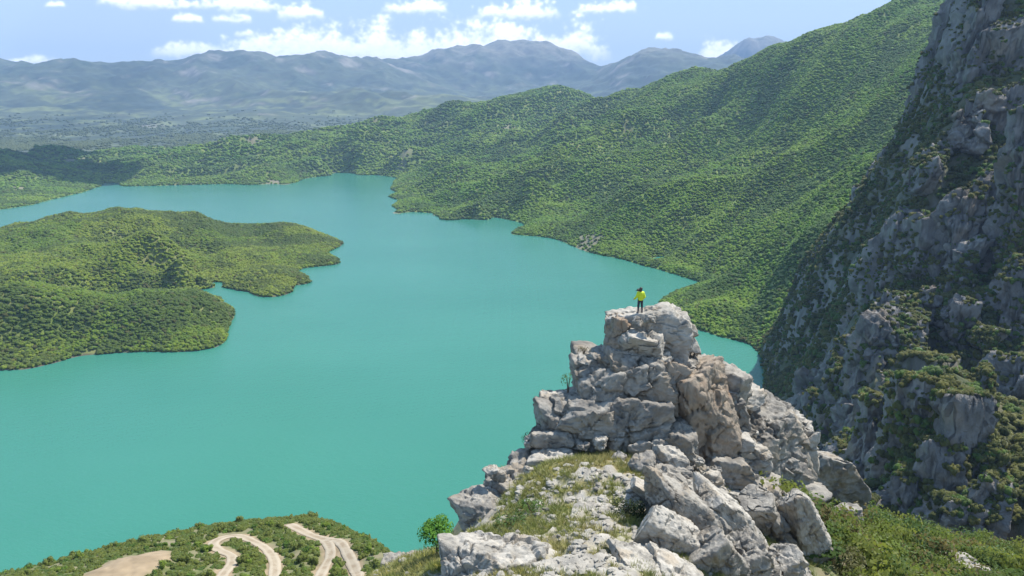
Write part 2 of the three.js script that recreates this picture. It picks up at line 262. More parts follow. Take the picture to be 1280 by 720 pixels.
{
  const P = shoreRight.map(([a, b]) => W0(a, b));
  const water = [[900, 440], [930, 452], [820, 400], [800, 372], [845, 356], [800, 345], [740, 335], [690, 312], [630, 305], [640, 284], [600, 284], [550, 284], [535, 276], [500, 276], [478, 265], [475, 250], [478, 240], [470, 226], [440, 226], [400, 232], [350, 240], [280, 240], [200, 241], [140, 240], [100, 252], [40, 268], [0, 276], [560, 300], [700, 345], [300, 262], [200, 252], [-60, 290]];
  for (const [a, b] of water) { const w = W0(a, b); w.y = -14; P.push(w); }
  const byH = [[560, 243, 34], [610, 228, 62], [660, 208, 92], [720, 180, 130], [600, 258, 26], [660, 240, 50], [740, 214, 88], [830, 180, 140], [700, 250, 34], [760, 236, 60], [720, 263, 30], [800, 246, 62], [900, 213, 112], [960, 185, 150], [820, 302, 32], [880, 282, 62], [940, 258, 92], [1000, 230, 122], [1050, 200, 160], [760, 290, 24], [690, 278, 20], [840, 262, 58], [940, 330, 48], [900, 338, 30], [1000, 300, 96], [900, 380, 20], [950, 380, 20], [960, 350, 40], [880, 372, 13], [860, 380, 9], [930, 405, 9], [870, 322, 26], [960, 300, 74], [540, 254, 16], [620, 262, 14], [510, 250, 14], [510, 238, 10]];
  for (const [a, b, h] of byH) P.push(atH(a, b, h));
  const byD = [[1240, -10, 1650], [1185, 5, 1720], [1145, 17, 1760], [1100, 33, 1820], [1050, 54, 1900], [1000, 75, 2000], [960, 82, 2120], [920, 86, 2300], [895, 91, 2450], [865, 90, 2650], [840, 97, 2750], [800, 111, 2850], [765, 122, 2900], [1100, 100, 1500], [1000, 130, 1750], [920, 130, 2150], [860, 140, 2250], [800, 150, 2250], [1150, 80, 1450], [1100, 160, 1270], [1060, 130, 1500],
    [740, 119, 3250], [705, 112, 3400], [660, 113, 3450], [630, 120, 3400], [600, 128, 3350], [550, 140, 3300], [500, 148, 3300], [455, 153, 3250], [420, 159, 3200], [370, 170, 3000], [330, 177, 2900], [300, 181, 2800], [250, 190, 2650], [225, 196, 2560], [200, 206, 2480], [175, 220, 2420],
    [700, 140, 2950], [640, 150, 2850], [600, 165, 2780], [560, 170, 2850], [500, 182, 2850], [440, 190, 2800], [400, 200, 2700], [350, 205, 2600], [300, 208, 2480], [260, 215, 2440], [560, 200, 2560], [500, 208, 2650], [640, 186, 2450], [720, 165, 2480], [680, 176, 2520], [540, 214, 2350], [330, 218, 2420],
    [0, 200, 2350], [60, 195, 2500], [110, 212, 2450], [85, 222, 2300], [40, 230, 2150], [150, 187, 3050], [190, 189, 3150], [110, 190, 2950], [60, 187, 2900], [140, 210, 2750], [0, 235, 2050], [-60, 200, 2300], [170, 205, 2800], [-60, 240, 2000]];
  for (const c of byD) P.push(atD(...c));
  for (const [a, D, h] of [[1240, 2500, 330], [1100, 2600, 250], [1000, 2800, 200], [900, 3100, 200], [800, 3500, 140], [700, 3900, 180], [600, 3900, 120], [500, 3850, 70], [400, 3700, 40], [300, 3400, 20], [200, 3300, 20], [100, 3500, 20], [0, 3300, 25], [-60, 3300, 25], [230, 2950, 25], [1300, 1000, 260], [1300, 800, 250], [1050, 900, 130], [1150, 900, 190]]) { const p = atD(a, 360, D); P.push(V(p.x, h, -D)); }
  const f = tps(P, 2e-6);
  const h = (x, z) => { const b = f(x, z); if (b < 0.5) return b; const k = smooth(2, 55, b), wx = x + 36 * fbm(x * 0.004, 1, z * 0.004, 2), wz = z + 36 * fbm(x * 0.004, 7, z * 0.004, 2);
    const u = wx * 0.8 - wz * 0.6, v = wx * 0.6 + wz * 0.8;
    const cr = 0.45 + 0.55 * smooth(330, 200, b); return b + (3 + 120 * k * cr) * (ridged(u * 0.0009, 4, v * 0.0034, 2) - 0.72) + (1 + 52 * k * cr) * (ridged(u * 0.0024, 14, v * 0.009, 3) - 0.74) + 60 * k * smooth(300, 180, b) * smooth(-2150, -2500, z) * (ridged(wx * 0.0026, 24, wz * 0.0019, 3) - 0.74) + (0.6 + 3 * k) * fbm(x * 0.02, 6, z * 0.02, 3); };
  const scar = (x, y, z, s) => smooth(0.30, 0.42, fbm(x * 0.006, 12, z * 0.006, 4) + s * 0.1 - 0.06) * smooth(300, 120, y) * 0.85;
  const T = terrain('hills', [-1750, 1700, -4000, -640], 13, h, (x, y, z, s) => {
    const q = fbm(x * 0.02, 5, z * 0.02, 4);
    let c = mix3([0.12, 0.185, 0.032], [0.16, 0.185, 0.055], smooth(-0.3, 0.3, q));
    c = mix3(c, [0.19, 0.165, 0.12], scar(x, y, z, s));
    if (y < 2) c = mix3(c, [0.16, 0.14, 0.10], smooth(2, 0.6, y) * smooth(0, 0.3, q)); return c; }, groundMat, -8, (x, y, z) => Math.abs(x) < -z * 0.82 + 80 && (z < -745 || x < 150));
  put(T, 'hills', 'green wooded hills running down in spurs to the far and right shores', 'hills', { kind: 'structure' });
  const spots = wood(T, (z) => z > -1100 ? 3.1 : z > -1500 ? 3.6 : z > -2000 ? 4.5 : z > -2600 ? 5.6 : 7.2, 77, { size: [2.5, 4.3], tall: [2.2, 3.9], bare: (x, y, z, s) => 0.06 + 0.9 * scar(x, y, z, s), facing: -0.12,
    colour: leafColour });
  console.log('hill trees', spots.length);
  forest('woodland', 'dense spring green woodland covering the hills across the lake', 'woodland', spots, crowns, 78);
}

// ---------------------------------------------------------------- a cumulus above the frame whose shadow darkens the hill on the far left shore
{
  const r = rng(512), puffs = [], lift = (1150 - 60) / sunDir.y;
  for (let i = 0; i < 70; i++) {
    const t = r(), a = (r() * 2 - 1), gx = lerp(-1400, -1900, t) - 40 + a * 190 * 0.89, gz = lerp(-2330, -3250, t) - a * 190 * 0.46, q = 60 + r() * 70, g = new THREE.IcosahedronGeometry(1, 4), p = g.attributes.position;
    for (let k = 0; k < p.count; k++) { const x = p.getX(k), y = p.getY(k), z = p.getZ(k), d = q * (1 + 0.35 * fbm(x * 1.6 + i, y * 1.6, z * 1.6, 3)); p.setXYZ(k, x * d, Math.max(y * d, -q * 0.35), z * d); }
    g.translate(gx + sunDir.x * lift, 1150 + r() * 90 * (1 - a * a), gz + sunDir.z * lift); g.deleteAttribute('uv'); g.deleteAttribute('normal'); const m = mergeVertices(g, 1e-3); m.computeVertexNormals(); puffs.push(m);
  }
  put(new THREE.Mesh(mergeGeometries(puffs), new THREE.MeshStandardMaterial({ color: new THREE.Color().setRGB(0.9, 0.9, 0.9), roughness: 1 })), 'cloud', 'white cumulus cloud high over the far left shore', 'cloud', { kind: 'structure' });
}

// ---------------------------------------------------------------- wooded peninsula on the left
{
  const shore = [[-120, 470], [-60, 468], [0, 463], [30, 462], [55, 457], [75, 452], [110, 444], [150, 441], [200, 440], [250, 438], [270, 434], [283, 425], [286, 410], [293, 395], [290, 386], [278, 378], [258, 371], [243, 366], [247, 360], [262, 357], [278, 359], [292, 362], [310, 365], [325, 371], [345, 371], [365, 365], [369, 357], [388, 353], [384, 346], [378, 336], [400, 333], [422, 330], [424, 327], [410, 316], [425, 308], [428, 304]];
  const P = shore.map(([a, b]) => W0(a, b));
  for (const [a, b] of [[-60, 485], [0, 482], [75, 470], [150, 455], [250, 452], [295, 435], [305, 410], [306, 392], [262, 365], [300, 378], [340, 385], [385, 368], [402, 350], [400, 340], [440, 332], [445, 310], [440, 298]]) { const w = W0(a, b); w.y = -14; P.push(w); }
  for (const [a, b, h] of [[180, 262, 72], [150, 270, 66], [215, 265, 66], [250, 274, 52], [285, 282, 38], [320, 287, 26], [345, 282, 24], [365, 284, 20], [385, 288, 14], [405, 294, 7], [75, 273, 64], [100, 276, 62], [125, 275, 64], [45, 280, 58], [20, 287, 52], [0, 289, 50], [-60, 290, 50], [-120, 300, 48],
    [120, 300, 60], [145, 325, 42], [112, 325, 41], [60, 300, 48], [20, 310, 46], [0, 345, 42], [50, 330, 46], [90, 345, 34], [55, 362, 26], [30, 355, 32], [135, 355, 16], [100, 362, 18], [180, 360, 10],
    [190, 300, 62], [225, 325, 42], [250, 345, 16], [195, 332, 28], [165, 315, 34], [175, 345, 24], [210, 357, 10], [240, 300, 32], [268, 322, 10], [262, 340, 8], [285, 310, 26], [310, 335, 12], [340, 350, 9], [300, 345, 10], [330, 305, 20], [360, 320, 12], [380, 310, 13], [280, 345, 5], [350, 335, 8],
    [200, 366, 40], [150, 368, 42], [240, 373, 33], [265, 381, 20], [110, 372, 43], [60, 376, 48], [0, 370, 54], [280, 395, 7], [200, 390, 27], [130, 395, 28], [70, 400, 30], [0, 410, 30], [250, 405, 13], [180, 415, 13], [90, 422, 12], [30, 435, 12], [0, 440, 12], [270, 415, 6], [-60, 380, 50], [-60, 420, 30], [-120, 400, 45]]) P.push(atH(a, b, h));
  for (const [a, D, h] of [[427, 1450, -12], [400, 1500, -12], [345, 1540, -12], [290, 1600, -12], [240, 1620, -12], [180, 1640, -12], [100, 1560, -12], [30, 1500, -12], [-60, 1480, -12], [-120, 1480, -12], [370, 1440, 2], [300, 1480, 6], [200, 1500, 10], [100, 1420, 10], [0, 1380, 8]]) { const p = atD(a, 360, D); P.push(V(p.x, h, -D)); }
  const f = tps(P, 2e-6);
  const h = (x, z) => { const b = f(x, z); if (b < 0.5) return b; const k = smooth(2, 30, b); const u = (x + z) * 0.707, v = (x - z) * 0.707; return b + 22 * k * (ridged(u * 0.0035, 4, v * 0.0085, 3) - 0.74) + (0.4 + 1.6 * k) * fbm(x * 0.03, 6, z * 0.03, 3); };
  const T = terrain('peninsula', [-1020, -270, -1680, -640], 4, h, (x, y, z, s) => { const q = fbm(x * 0.04, 5, z * 0.04, 4); return y < 0.8 ? mix3([0.11, 0.095, 0.065], [0.07, 0.065, 0.04], smooth(-0.2, 0.2, q)) : mix3([0.12, 0.165, 0.030], [0.155, 0.165, 0.05], smooth(-0.3, 0.3, q)); }, groundMat, -8);
  put(T, 'peninsula', 'low wooded peninsula with rounded ridges reaching into the lake', 'peninsula', { kind: 'structure' });
  const spots = wood(T, 2.9, 91, { size: [2.5, 4.5], tall: [2.0, 3.7], facing: -0.15, bare: (x, y, z) => 0.02 + 0.8 * smooth(0.3, 0.42, fbm(x * 0.012, 31, z * 0.012, 3)), colour: (r, x, z) => { const c = leafColour(r, x, z); return [c[0] * 1.0, c[1] * 0.86, c[2] * 0.7]; } });
  console.log('peninsula trees', spots.length);
  forest('peninsula_woodland', 'dense olive green oak scrub covering the peninsula', 'woodland', spots, crowns, 92);
}
// ---------------------------------------------------------------- rock masses: faceted stones with fractured, weathered faces
const spheres = new Map();
function sphere(detail) {
  if (!spheres.has(detail)) { const g = new THREE.IcosahedronGeometry(1, detail); g.deleteAttribute('uv'); g.deleteAttribute('normal'); const m = mergeVertices(g, 1e-5); spheres.set(detail, { pos: m.attributes.position.array, idx: m.index.array }); }
  return spheres.get(detail);
}
const TONES = {
  grey: { a: [0.295, 0.270, 0.230], b: [0.175, 0.160, 0.138], c: [0.265, 0.215, 0.155], stain: [0.088, 0.080, 0.070] },
  pale: { a: [0.385, 0.355, 0.305], b: [0.245, 0.225, 0.192], c: [0.315, 0.262, 0.195], stain: [0.115, 0.106, 0.092] },
  tan: { a: [0.300, 0.238, 0.176], b: [0.228, 0.192, 0.150], c: [0.275, 0.190, 0.125], stain: [0.105, 0.088, 0.070] },
  cliff: { a: [0.205, 0.194, 0.180], b: [0.125, 0.119, 0.111], c: [0.21, 0.172, 0.132], stain: [0.082, 0.078, 0.072] },
};
function stone(x, y, z, L, T) {                             // limestone: pale weathered skin, darker lichen, rusty patches, run-off streaks
  const n = fbm(x / L * 0.5, y / L * 0.5, z / L * 0.5, 4, 0.6), q = fbm(x / L * 2.1 + 9, y / L * 2.1, z / L * 2.1, 4, 0.65), s = fbm(x / L * 1.9, y / L * 0.32, z / L * 1.9 + 40, 3), f = fbm(x / L * 7, y / L * 7, z / L * 7, 2);
  let c = mix3(T.a, T.b, smooth(-0.2, 0.25, n + q * 0.4));
  c = mix3(c, T.c, 0.75 * smooth(0.1, 0.34, fbm(x / L * 0.35 + 50, y / L * 0.35, z / L * 0.35, 3) + s * 0.3));
  c = mix3(c, T.stain, 0.6 * smooth(0.16, 0.34, n * 0.3 + q * 0.8));
  const k = 1 + f * 0.35; return [c[0] * k, c[1] * k, c[2] * k];
}
function rockGeometry({ size, seed, detail = 20, L = 1, rough = 1, tone = TONES.grey, facets = 7, sharp = 11, flute = 0 }) {
  const r = rng(seed), S = sphere(detail), n = S.pos.length / 3, pos = new Float32Array(n * 3), planes = [];
  for (const [x, y, z] of [[1, 0, 0], [-1, 0, 0], [0, 1, 0], [0, -1, 0], [0, 0, 1], [0, 0, -1]]) { const v = V(x + (r() - 0.5) * 0.5, y + (r() - 0.5) * 0.4, z + (r() - 0.5) * 0.5).normalize(); planes.push([v.x, v.y, v.z, 0.92 + r() * 0.12]); }
  for (let i = 0; i < facets; i++) { const v = V(r() * 2 - 1, r() * 1.6 - 0.7, r() * 2 - 1).normalize(); planes.push([v.x, v.y, v.z, 0.94 + r() * 0.26]); }
  const ox = seed * 7.31 % 97, oy = seed * 3.77 % 89, oz = seed * 5.19 % 83;
  for (let i = 0; i < n; i++) {
    const x = S.pos[i * 3], y = S.pos[i * 3 + 1], z = S.pos[i * 3 + 2]; let s = 0;
    for (const p of planes) { const d = (p[0] * x + p[1] * y + p[2] * z) / p[3]; if (d > 0) s += Math.pow(d, sharp); }
    const t = Math.pow(s, -1 / sharp); let X = x * t * size[0] / 2, Y = y * t * size[1] / 2, Z = z * t * size[2] / 2;
    const nx = x / size[0], ny = y / size[1], nz = z / size[2], l = Math.hypot(nx, ny, nz), a = X + ox, b = Y + oy, c = Z + oz;
    const wx = a + 0.35 * L * fbm(a / L, b / L, c / L, 2), wy = b + 0.35 * L * fbm(a / L + 7, b / L, c / L, 2);
    const w1 = worley(wx / L * 0.5, wy / L * 0.62, c / L * 0.5), w2 = worley(wx / L * 1.5, wy / L * 2.2, c / L * 1.5);
    const open = smooth(-0.1, 0.25, fbm(a / L * 0.55 + 31, b / L * 0.55, c / L * 0.55, 2));
    let d = 0.26 * fbm(a / L * 0.4, b / L * 0.4, c / L * 0.4, 3) + 0.26 * (w1[2] - 0.5) + 0.75 * w1[3] - 0.46 * open * smooth(0.07, 0.0, w1[1] - w1[0]) + 0.10 * (w2[2] - 0.5) + 0.42 * w2[3] - 0.07 * open * smooth(0.10, 0, w2[1] - w2[0]) + 0.10 * fbm(a / L * 2.2, b / L * 3.4, c / L * 2.2, 5, 0.62) + 0.13 * (ridged(wx / L * 1.6, wy / L * 2.4, c / L * 1.6, 4) - 0.75);
    if (flute) d += flute * (ridged(wx / L * 0.5, wy / L * 0.12, c / L * 0.5, 3) - 0.75);
    d *= L * rough;
    pos[i * 3] = X + nx / l * d; pos[i * 3 + 1] = Y + ny / l * d; pos[i * 3 + 2] = Z + nz / l * d;
  }
  const g = new THREE.BufferGeometry(); g.setAttribute('position', new THREE.BufferAttribute(pos, 3)); g.setIndex(new THREE.BufferAttribute(new Uint32Array(S.idx), 1)); g.computeVertexNormals();
  const nor = g.attributes.normal.array, col = new Float32Array(n * 3), uv = new Float32Array(n * 2);
  for (let i = 0; i < n; i++) {
    const k = i * 3; col.set(stone(pos[k] + ox, pos[k + 1] + oy, pos[k + 2] + oz, L, tone), k);
    const ax = Math.abs(nor[k]), ay = Math.abs(nor[k + 1]), az = Math.abs(nor[k + 2]);
    if (ay > ax && ay > az) { uv[i * 2] = pos[k]; uv[i * 2 + 1] = pos[k + 2]; } else if (ax > az) { uv[i * 2] = pos[k + 2] + 0.3; uv[i * 2 + 1] = pos[k + 1]; } else { uv[i * 2] = pos[k]; uv[i * 2 + 1] = pos[k + 1]; }
  }
  g.setAttribute('color', new THREE.BufferAttribute(col, 3)); g.setAttribute('uv', new THREE.BufferAttribute(uv, 2));
  return g;
}
const rockBump = dataTexture(512, (u, v) => 0.5 + 0.35 * tileNoise(u, v, 6, 6, 31) + 0.12 * tileNoise(u, v, 48, 3, 33));
const bumpAt = (metres) => { const t = rockBump.clone(); t.repeat.set(1 / metres, 1 / metres); t.needsUpdate = true; return t; };
const rockMat = new THREE.MeshStandardMaterial({ vertexColors: true, roughness: 0.95, bumpMap: bumpAt(2.4), bumpScale: 0.10 });
const cliffMat = new THREE.MeshStandardMaterial({ vertexColors: true, roughness: 0.95, bumpMap: bumpAt(26), bumpScale: 1.3 });

// ---------------------------------------------------------------- the steep mountain side on the right
{
  const P = [], add = (a, b, D) => P.push(atD(a, b, D));
  for (const c of [[985, 372, 720], [1000, 335, 715], [1030, 300, 708], [1072, 254, 698], [1100, 218, 690], [1126, 183, 682], [1152, 132, 676], [1170, 87, 670], [1190, 47, 664], [1208, 0, 660], [1235, -70, 640], [1300, -140, 620], [1400, -160, 600],
    [968, 445, 655], [962, 475, 640], [1000, 400, 640], [1020, 350, 640], [1050, 300, 632], [985, 470, 600], [975, 510, 560], [1010, 440, 600], [1040, 400, 560], [1060, 360, 560], [1085, 300, 580], [1110, 250, 590], [1140, 180, 610], [1165, 110, 620],
    [1000, 520, 500], [1020, 490, 490], [985, 560, 450], [1040, 470, 470], [1000, 600, 400], [1040, 580, 370], [1060, 560, 370],
    [1080, 420, 455], [1105, 405, 415], [1150, 440, 400], [1100, 470, 380], [1075, 520, 375], [1060, 610, 310], 
    [1090, 370, 490], [1120, 310, 500], [1150, 260, 505], [1180, 205, 515], [1160, 370, 450], [1200, 330, 450], [1200, 280, 470], [1210, 200, 510], [1200, 110, 560], [1250, 150, 520], [1250, 70, 570], [1280, 200, 480], [1280, 300, 440], [1240, 400, 400], [1280, 400, 390], [1350, 300, 440], [1350, 100, 540], [1350, 450, 350],
    [1150, 475, 300], [1120, 480, 318], [1190, 505, 285], [1230, 535, 270], [1120, 610, 250], [1150, 640, 235], [1190, 690, 215], [1240, 660, 225], [1100, 650, 240], [1070, 660, 240], [1040, 660, 240], [1120, 700, 205], [1270, 520, 300], [1275, 600, 235], [1275, 690, 195], [1350, 600, 230], [1350, 700, 180], [1240, 470, 350], [1080, 720, 200], [1200, 740, 180], [1000, 680, 240]]) add(...c);
  for (const [a, D, h] of [[985, 790, 12], [1020, 800, 40], [1060, 800, 70], [1110, 790, 100], [1150, 790, 140], [1190, 790, 180], [1260, 790, 220], [1400, 800, 240], [940, 620, -12], [930, 520, -12], [900, 430, -12], [900, 330, 0], [930, 250, 40], [1000, 170, 110], [1200, 150, 118], [1350, 140, 130], [850, 250, 20], [1100, 160, 110], [950, 560, -5], [940, 470, 5], [960, 680, -14]]) { const p = atD(a, 360, D); P.push(V(p.x, h, -D)); }
  for (const [a, b] of [[956, 480], [956, 462], [953, 447], [940, 431], [922, 426]]) P.push(W0(a, b));
  const f = tps(P, 2e-5);
  const h = (x, z) => { const b = f(x, z); if (b < 1) return b; const k = smooth(2, 40, b), wx = x + 14 * fbm(x * 0.02, 1, z * 0.02, 2), wz = z + 14 * fbm(x * 0.02, 7, z * 0.02, 2); return b + k * (16 * (ridged(wx * 0.016, 4, wz * 0.012, 4) - 0.76) + 9 * (worley(wx * 0.03, 2, wz * 0.03)[2] - 0.5) + 3 * fbm(x * 0.09, 6, z * 0.09, 3)); };
  const slide = (x, y, z) => { const a = atD(1272, 650, 212); return smooth(10, 4, Math.hypot((x - a.x) * 1.2, (z - a.z) * 0.45) + 7 * fbm(x * 0.08, 1, z * 0.08, 3)); };
  const root = new THREE.Group();
  const T = terrain('slope', [60, 620, -800, -140], 2.4, h, (x, y, z, s) => {
    const q = fbm(x * 0.06, y * 0.06, z * 0.06, 4), rock = smooth(1.6, 3.0, s + q * 2);
    let c = mix3(mix3([0.065, 0.075, 0.03], [0.11, 0.10, 0.055], smooth(-0.25, 0.25, q)), stone(x, y, z, 9, TONES.cliff), rock);
    return mix3(c, [0.21, 0.155, 0.10], slide(x, y, z)); }, cliffMat, -8);
  { const p = T.geometry.attributes.position; for (let i = 0; i < p.count; i++) { const x = p.getX(i), y = p.getY(i), z = p.getZ(i); if (y < 4) continue; p.setXYZ(i, x + 7 * fbm(x * 0.05, y * 0.05, z * 0.05, 4, 0.6), y, z + 7 * fbm(x * 0.05 + 40, y * 0.05, z * 0.05, 4, 0.6)); } T.geometry.computeVertexNormals(); }
  root.add(T);
  // rock walls and pillars: centre px, py, width px, height px, depth m, distance, turn, lean
  const crags = [
    [1186, 60, 40, 200, 26, 668, 6, 22], [1140, 165, 36, 130, 22, 680, 6, 25], [1096, 238, 34, 90, 20, 692, 6, 32], [1048, 298, 24, 70, 14, 700, 6, 36], [1172, 130, 34, 150, 24, 650, 6, 22], [1130, 235, 28, 110, 20, 655, 6, 26],
    [1235, 20, 60, 120, 30, 620, 6, 16], [1262, 90, 60, 120, 34, 580, 4, 12], [1215, 120, 44, 150, 30, 585, 6, 18], [1240, 190, 40, 130, 30, 540, 6, 14], [1190, 215, 44, 140, 30, 545, 6, 18], [1160, 260, 40, 120, 28, 550, 6, 20],
    [1112, 330, 44, 120, 28, 505, 6, 18], [1150, 345, 54, 150, 30, 485, 6, 14], [1190, 335, 54, 170, 30, 472, 6, 12], [1232, 290, 44, 160, 30, 478, 6, 10], [1268, 270, 40, 220, 30, 455, 4, 6], [1258, 410, 44, 150, 30, 408, 4, 8], [1205, 440, 44, 130, 28, 420, 4, 8], [1080, 400, 30, 90, 20, 520, 6, 24],
    [1106, 452, 72, 112, 26, 404, 8, 10], [1064, 500, 42, 120, 24, 410, 10, 22], [1030, 545, 36, 100, 20, 420, 10, 22], [1003, 540, 26, 90, 16, 450, 8, 20], [1142, 475, 40, 90, 24, 396, -8, -22], [1088, 540, 40, 90, 20, 380, 8, 10],
    [1148, 565, 70, 150, 26, 272, 8, 8], [1200, 590, 56, 170, 26, 258, -4, 2], [1230, 630, 36, 130, 18, 244, -4, -2], [1128, 640, 34, 100, 16, 248, 8, 10], [1172, 620, 44, 130, 18, 246, 0, 6], [1090, 556, 44, 110, 16, 309, 8, 14], [1074, 588, 28, 90, 12, 309, 8, 16], [1100, 590, 26, 80, 12, 300, 8, 10], [1216, 60, 30, 100, 20, 600, 0, 18],
  ];
  const scrub = [], r = rng(404);
  { const q = rng(733); let n = 0;                              // smaller outcrops of the same rock where the slope is steep
    for (let i = 0; i < 4000 && n < 95; i++) { const x = 80 + q() * 420, z = -190 - q() * 530, y = T.sample(x, z), g = T.slope(x, z), st = Math.hypot(...g), a = q(), b = q(), c = q(); if (y < 25 || st < 1.0 || z < -545 || !inView(x, y, z, 0)) continue; if (fbm(x * 0.022, y * 0.022, z * 0.022, 3) > 0.10) continue; n++;
      const f = mpp(640, 360, -z), pz = (-z) * cp - (y - CAM.y) * sp, px = 640 + x / pz * FOCAL, py = 360 - FOCAL * ((-z) * sp + (y - CAM.y) * cp) / pz, hh = (26 + 50 * a) * (0.6 + 0.4 * b) / 1, w = hh * (0.3 + 0.3 * c); crags.push([px, py, w * 300 / -z * 1.3, hh * 300 / -z * 1.3, 10 + 12 * b, -z, (c - 0.5) * 30, 8 + 16 * b, 12]); } }
  crags.forEach(([px, py, w, hh, dep, D, ry, rz, det], i) => {
    D -= 9 * D / 450; const c = atD(px, py, D), s = mpp(px, py, D), size = [w * s * 1.22, hh * s * 1.14, dep];
    const g = rockGeometry({ size, seed: 900 + i * 13, detail: det ?? Math.round(clamp(hh * w / 330, 18, 36)), L: 7 * clamp(D / 400, 0.7, 1.3), rough: 1.1, tone: TONES.cliff, facets: 10, sharp: 22, flute: 0.9 });
    const m = part(root, g, cliffMat, 'crag'); m.position.copy(c); m.rotation.set(R(-8), R(ry), R(-rz)); m.updateMatrix();
    const p = g.attributes.position, nn = g.attributes.normal, v = new THREE.Vector3(), n = new THREE.Vector3(), step = 2;
    for (let k = 0; k < p.count; k += step) { n.fromBufferAttribute(nn, k).transformDirection(m.matrix); if (n.y < 0.05) continue; v.fromBufferAttribute(p, k).applyMatrix4(m.matrix); const pat = fbm(v.x * 0.022, v.y * 0.022, v.z * 0.022, 3); if (n.y < 0.55 - pat * 1.6 + (r() - 0.5) * 0.25 || r() < 0.25) continue; if (!inView(v.x, v.y, v.z, 0.1)) continue; const e = 0.7 + r() * 1.5; scrub.push([v.x, v.y - 0.5 * e, v.z, e, e * (0.9 + r() * 0.5), oliveColour(r, v.x, v.z)]); }
  });
  function oliveColour(r, x, z) { const q = fbm(x * 0.05, 3, z * 0.05, 2), t = clamp(0.5 + q + (r() - 0.5) * 0.8); let c = mix3([0.090, 0.108, 0.028], [0.190, 0.185, 0.045], t); if (r() < 0.25) c = mix3(c, [0.10, 0.19, 0.03], 0.7); const k = 0.75 + r() * 0.5; return [c[0] * k, c[1] * k, c[2] * k]; }
  put(root, 'cliff', 'steep grey limestone cliffs and scrubby mountain side above the lake', 'cliff', { kind: 'structure' });
  scrub.push(...wood(T, 3.1, 405, { steep: true, size: [2, 4.6], tall: [1.8, 4.4], colour: oliveColour, facing: -0.35, margin: 0.12, bare: (x, y, z, s) => Math.max(slide(x, y, z), clamp(0.05 + 0.9 * smooth(1.7, 3.2, s - (z < -540 ? 3 : 0) - 5.5 * fbm(x * 0.022, y * 0.022, z * 0.022, 3)))) }));
  console.log('cliff scrub', scrub.length);
  forest('cliff_scrub', 'olive green scrub and small trees clinging to the grey cliffs', 'scrub', scrub, scrubCrowns, 406);
}
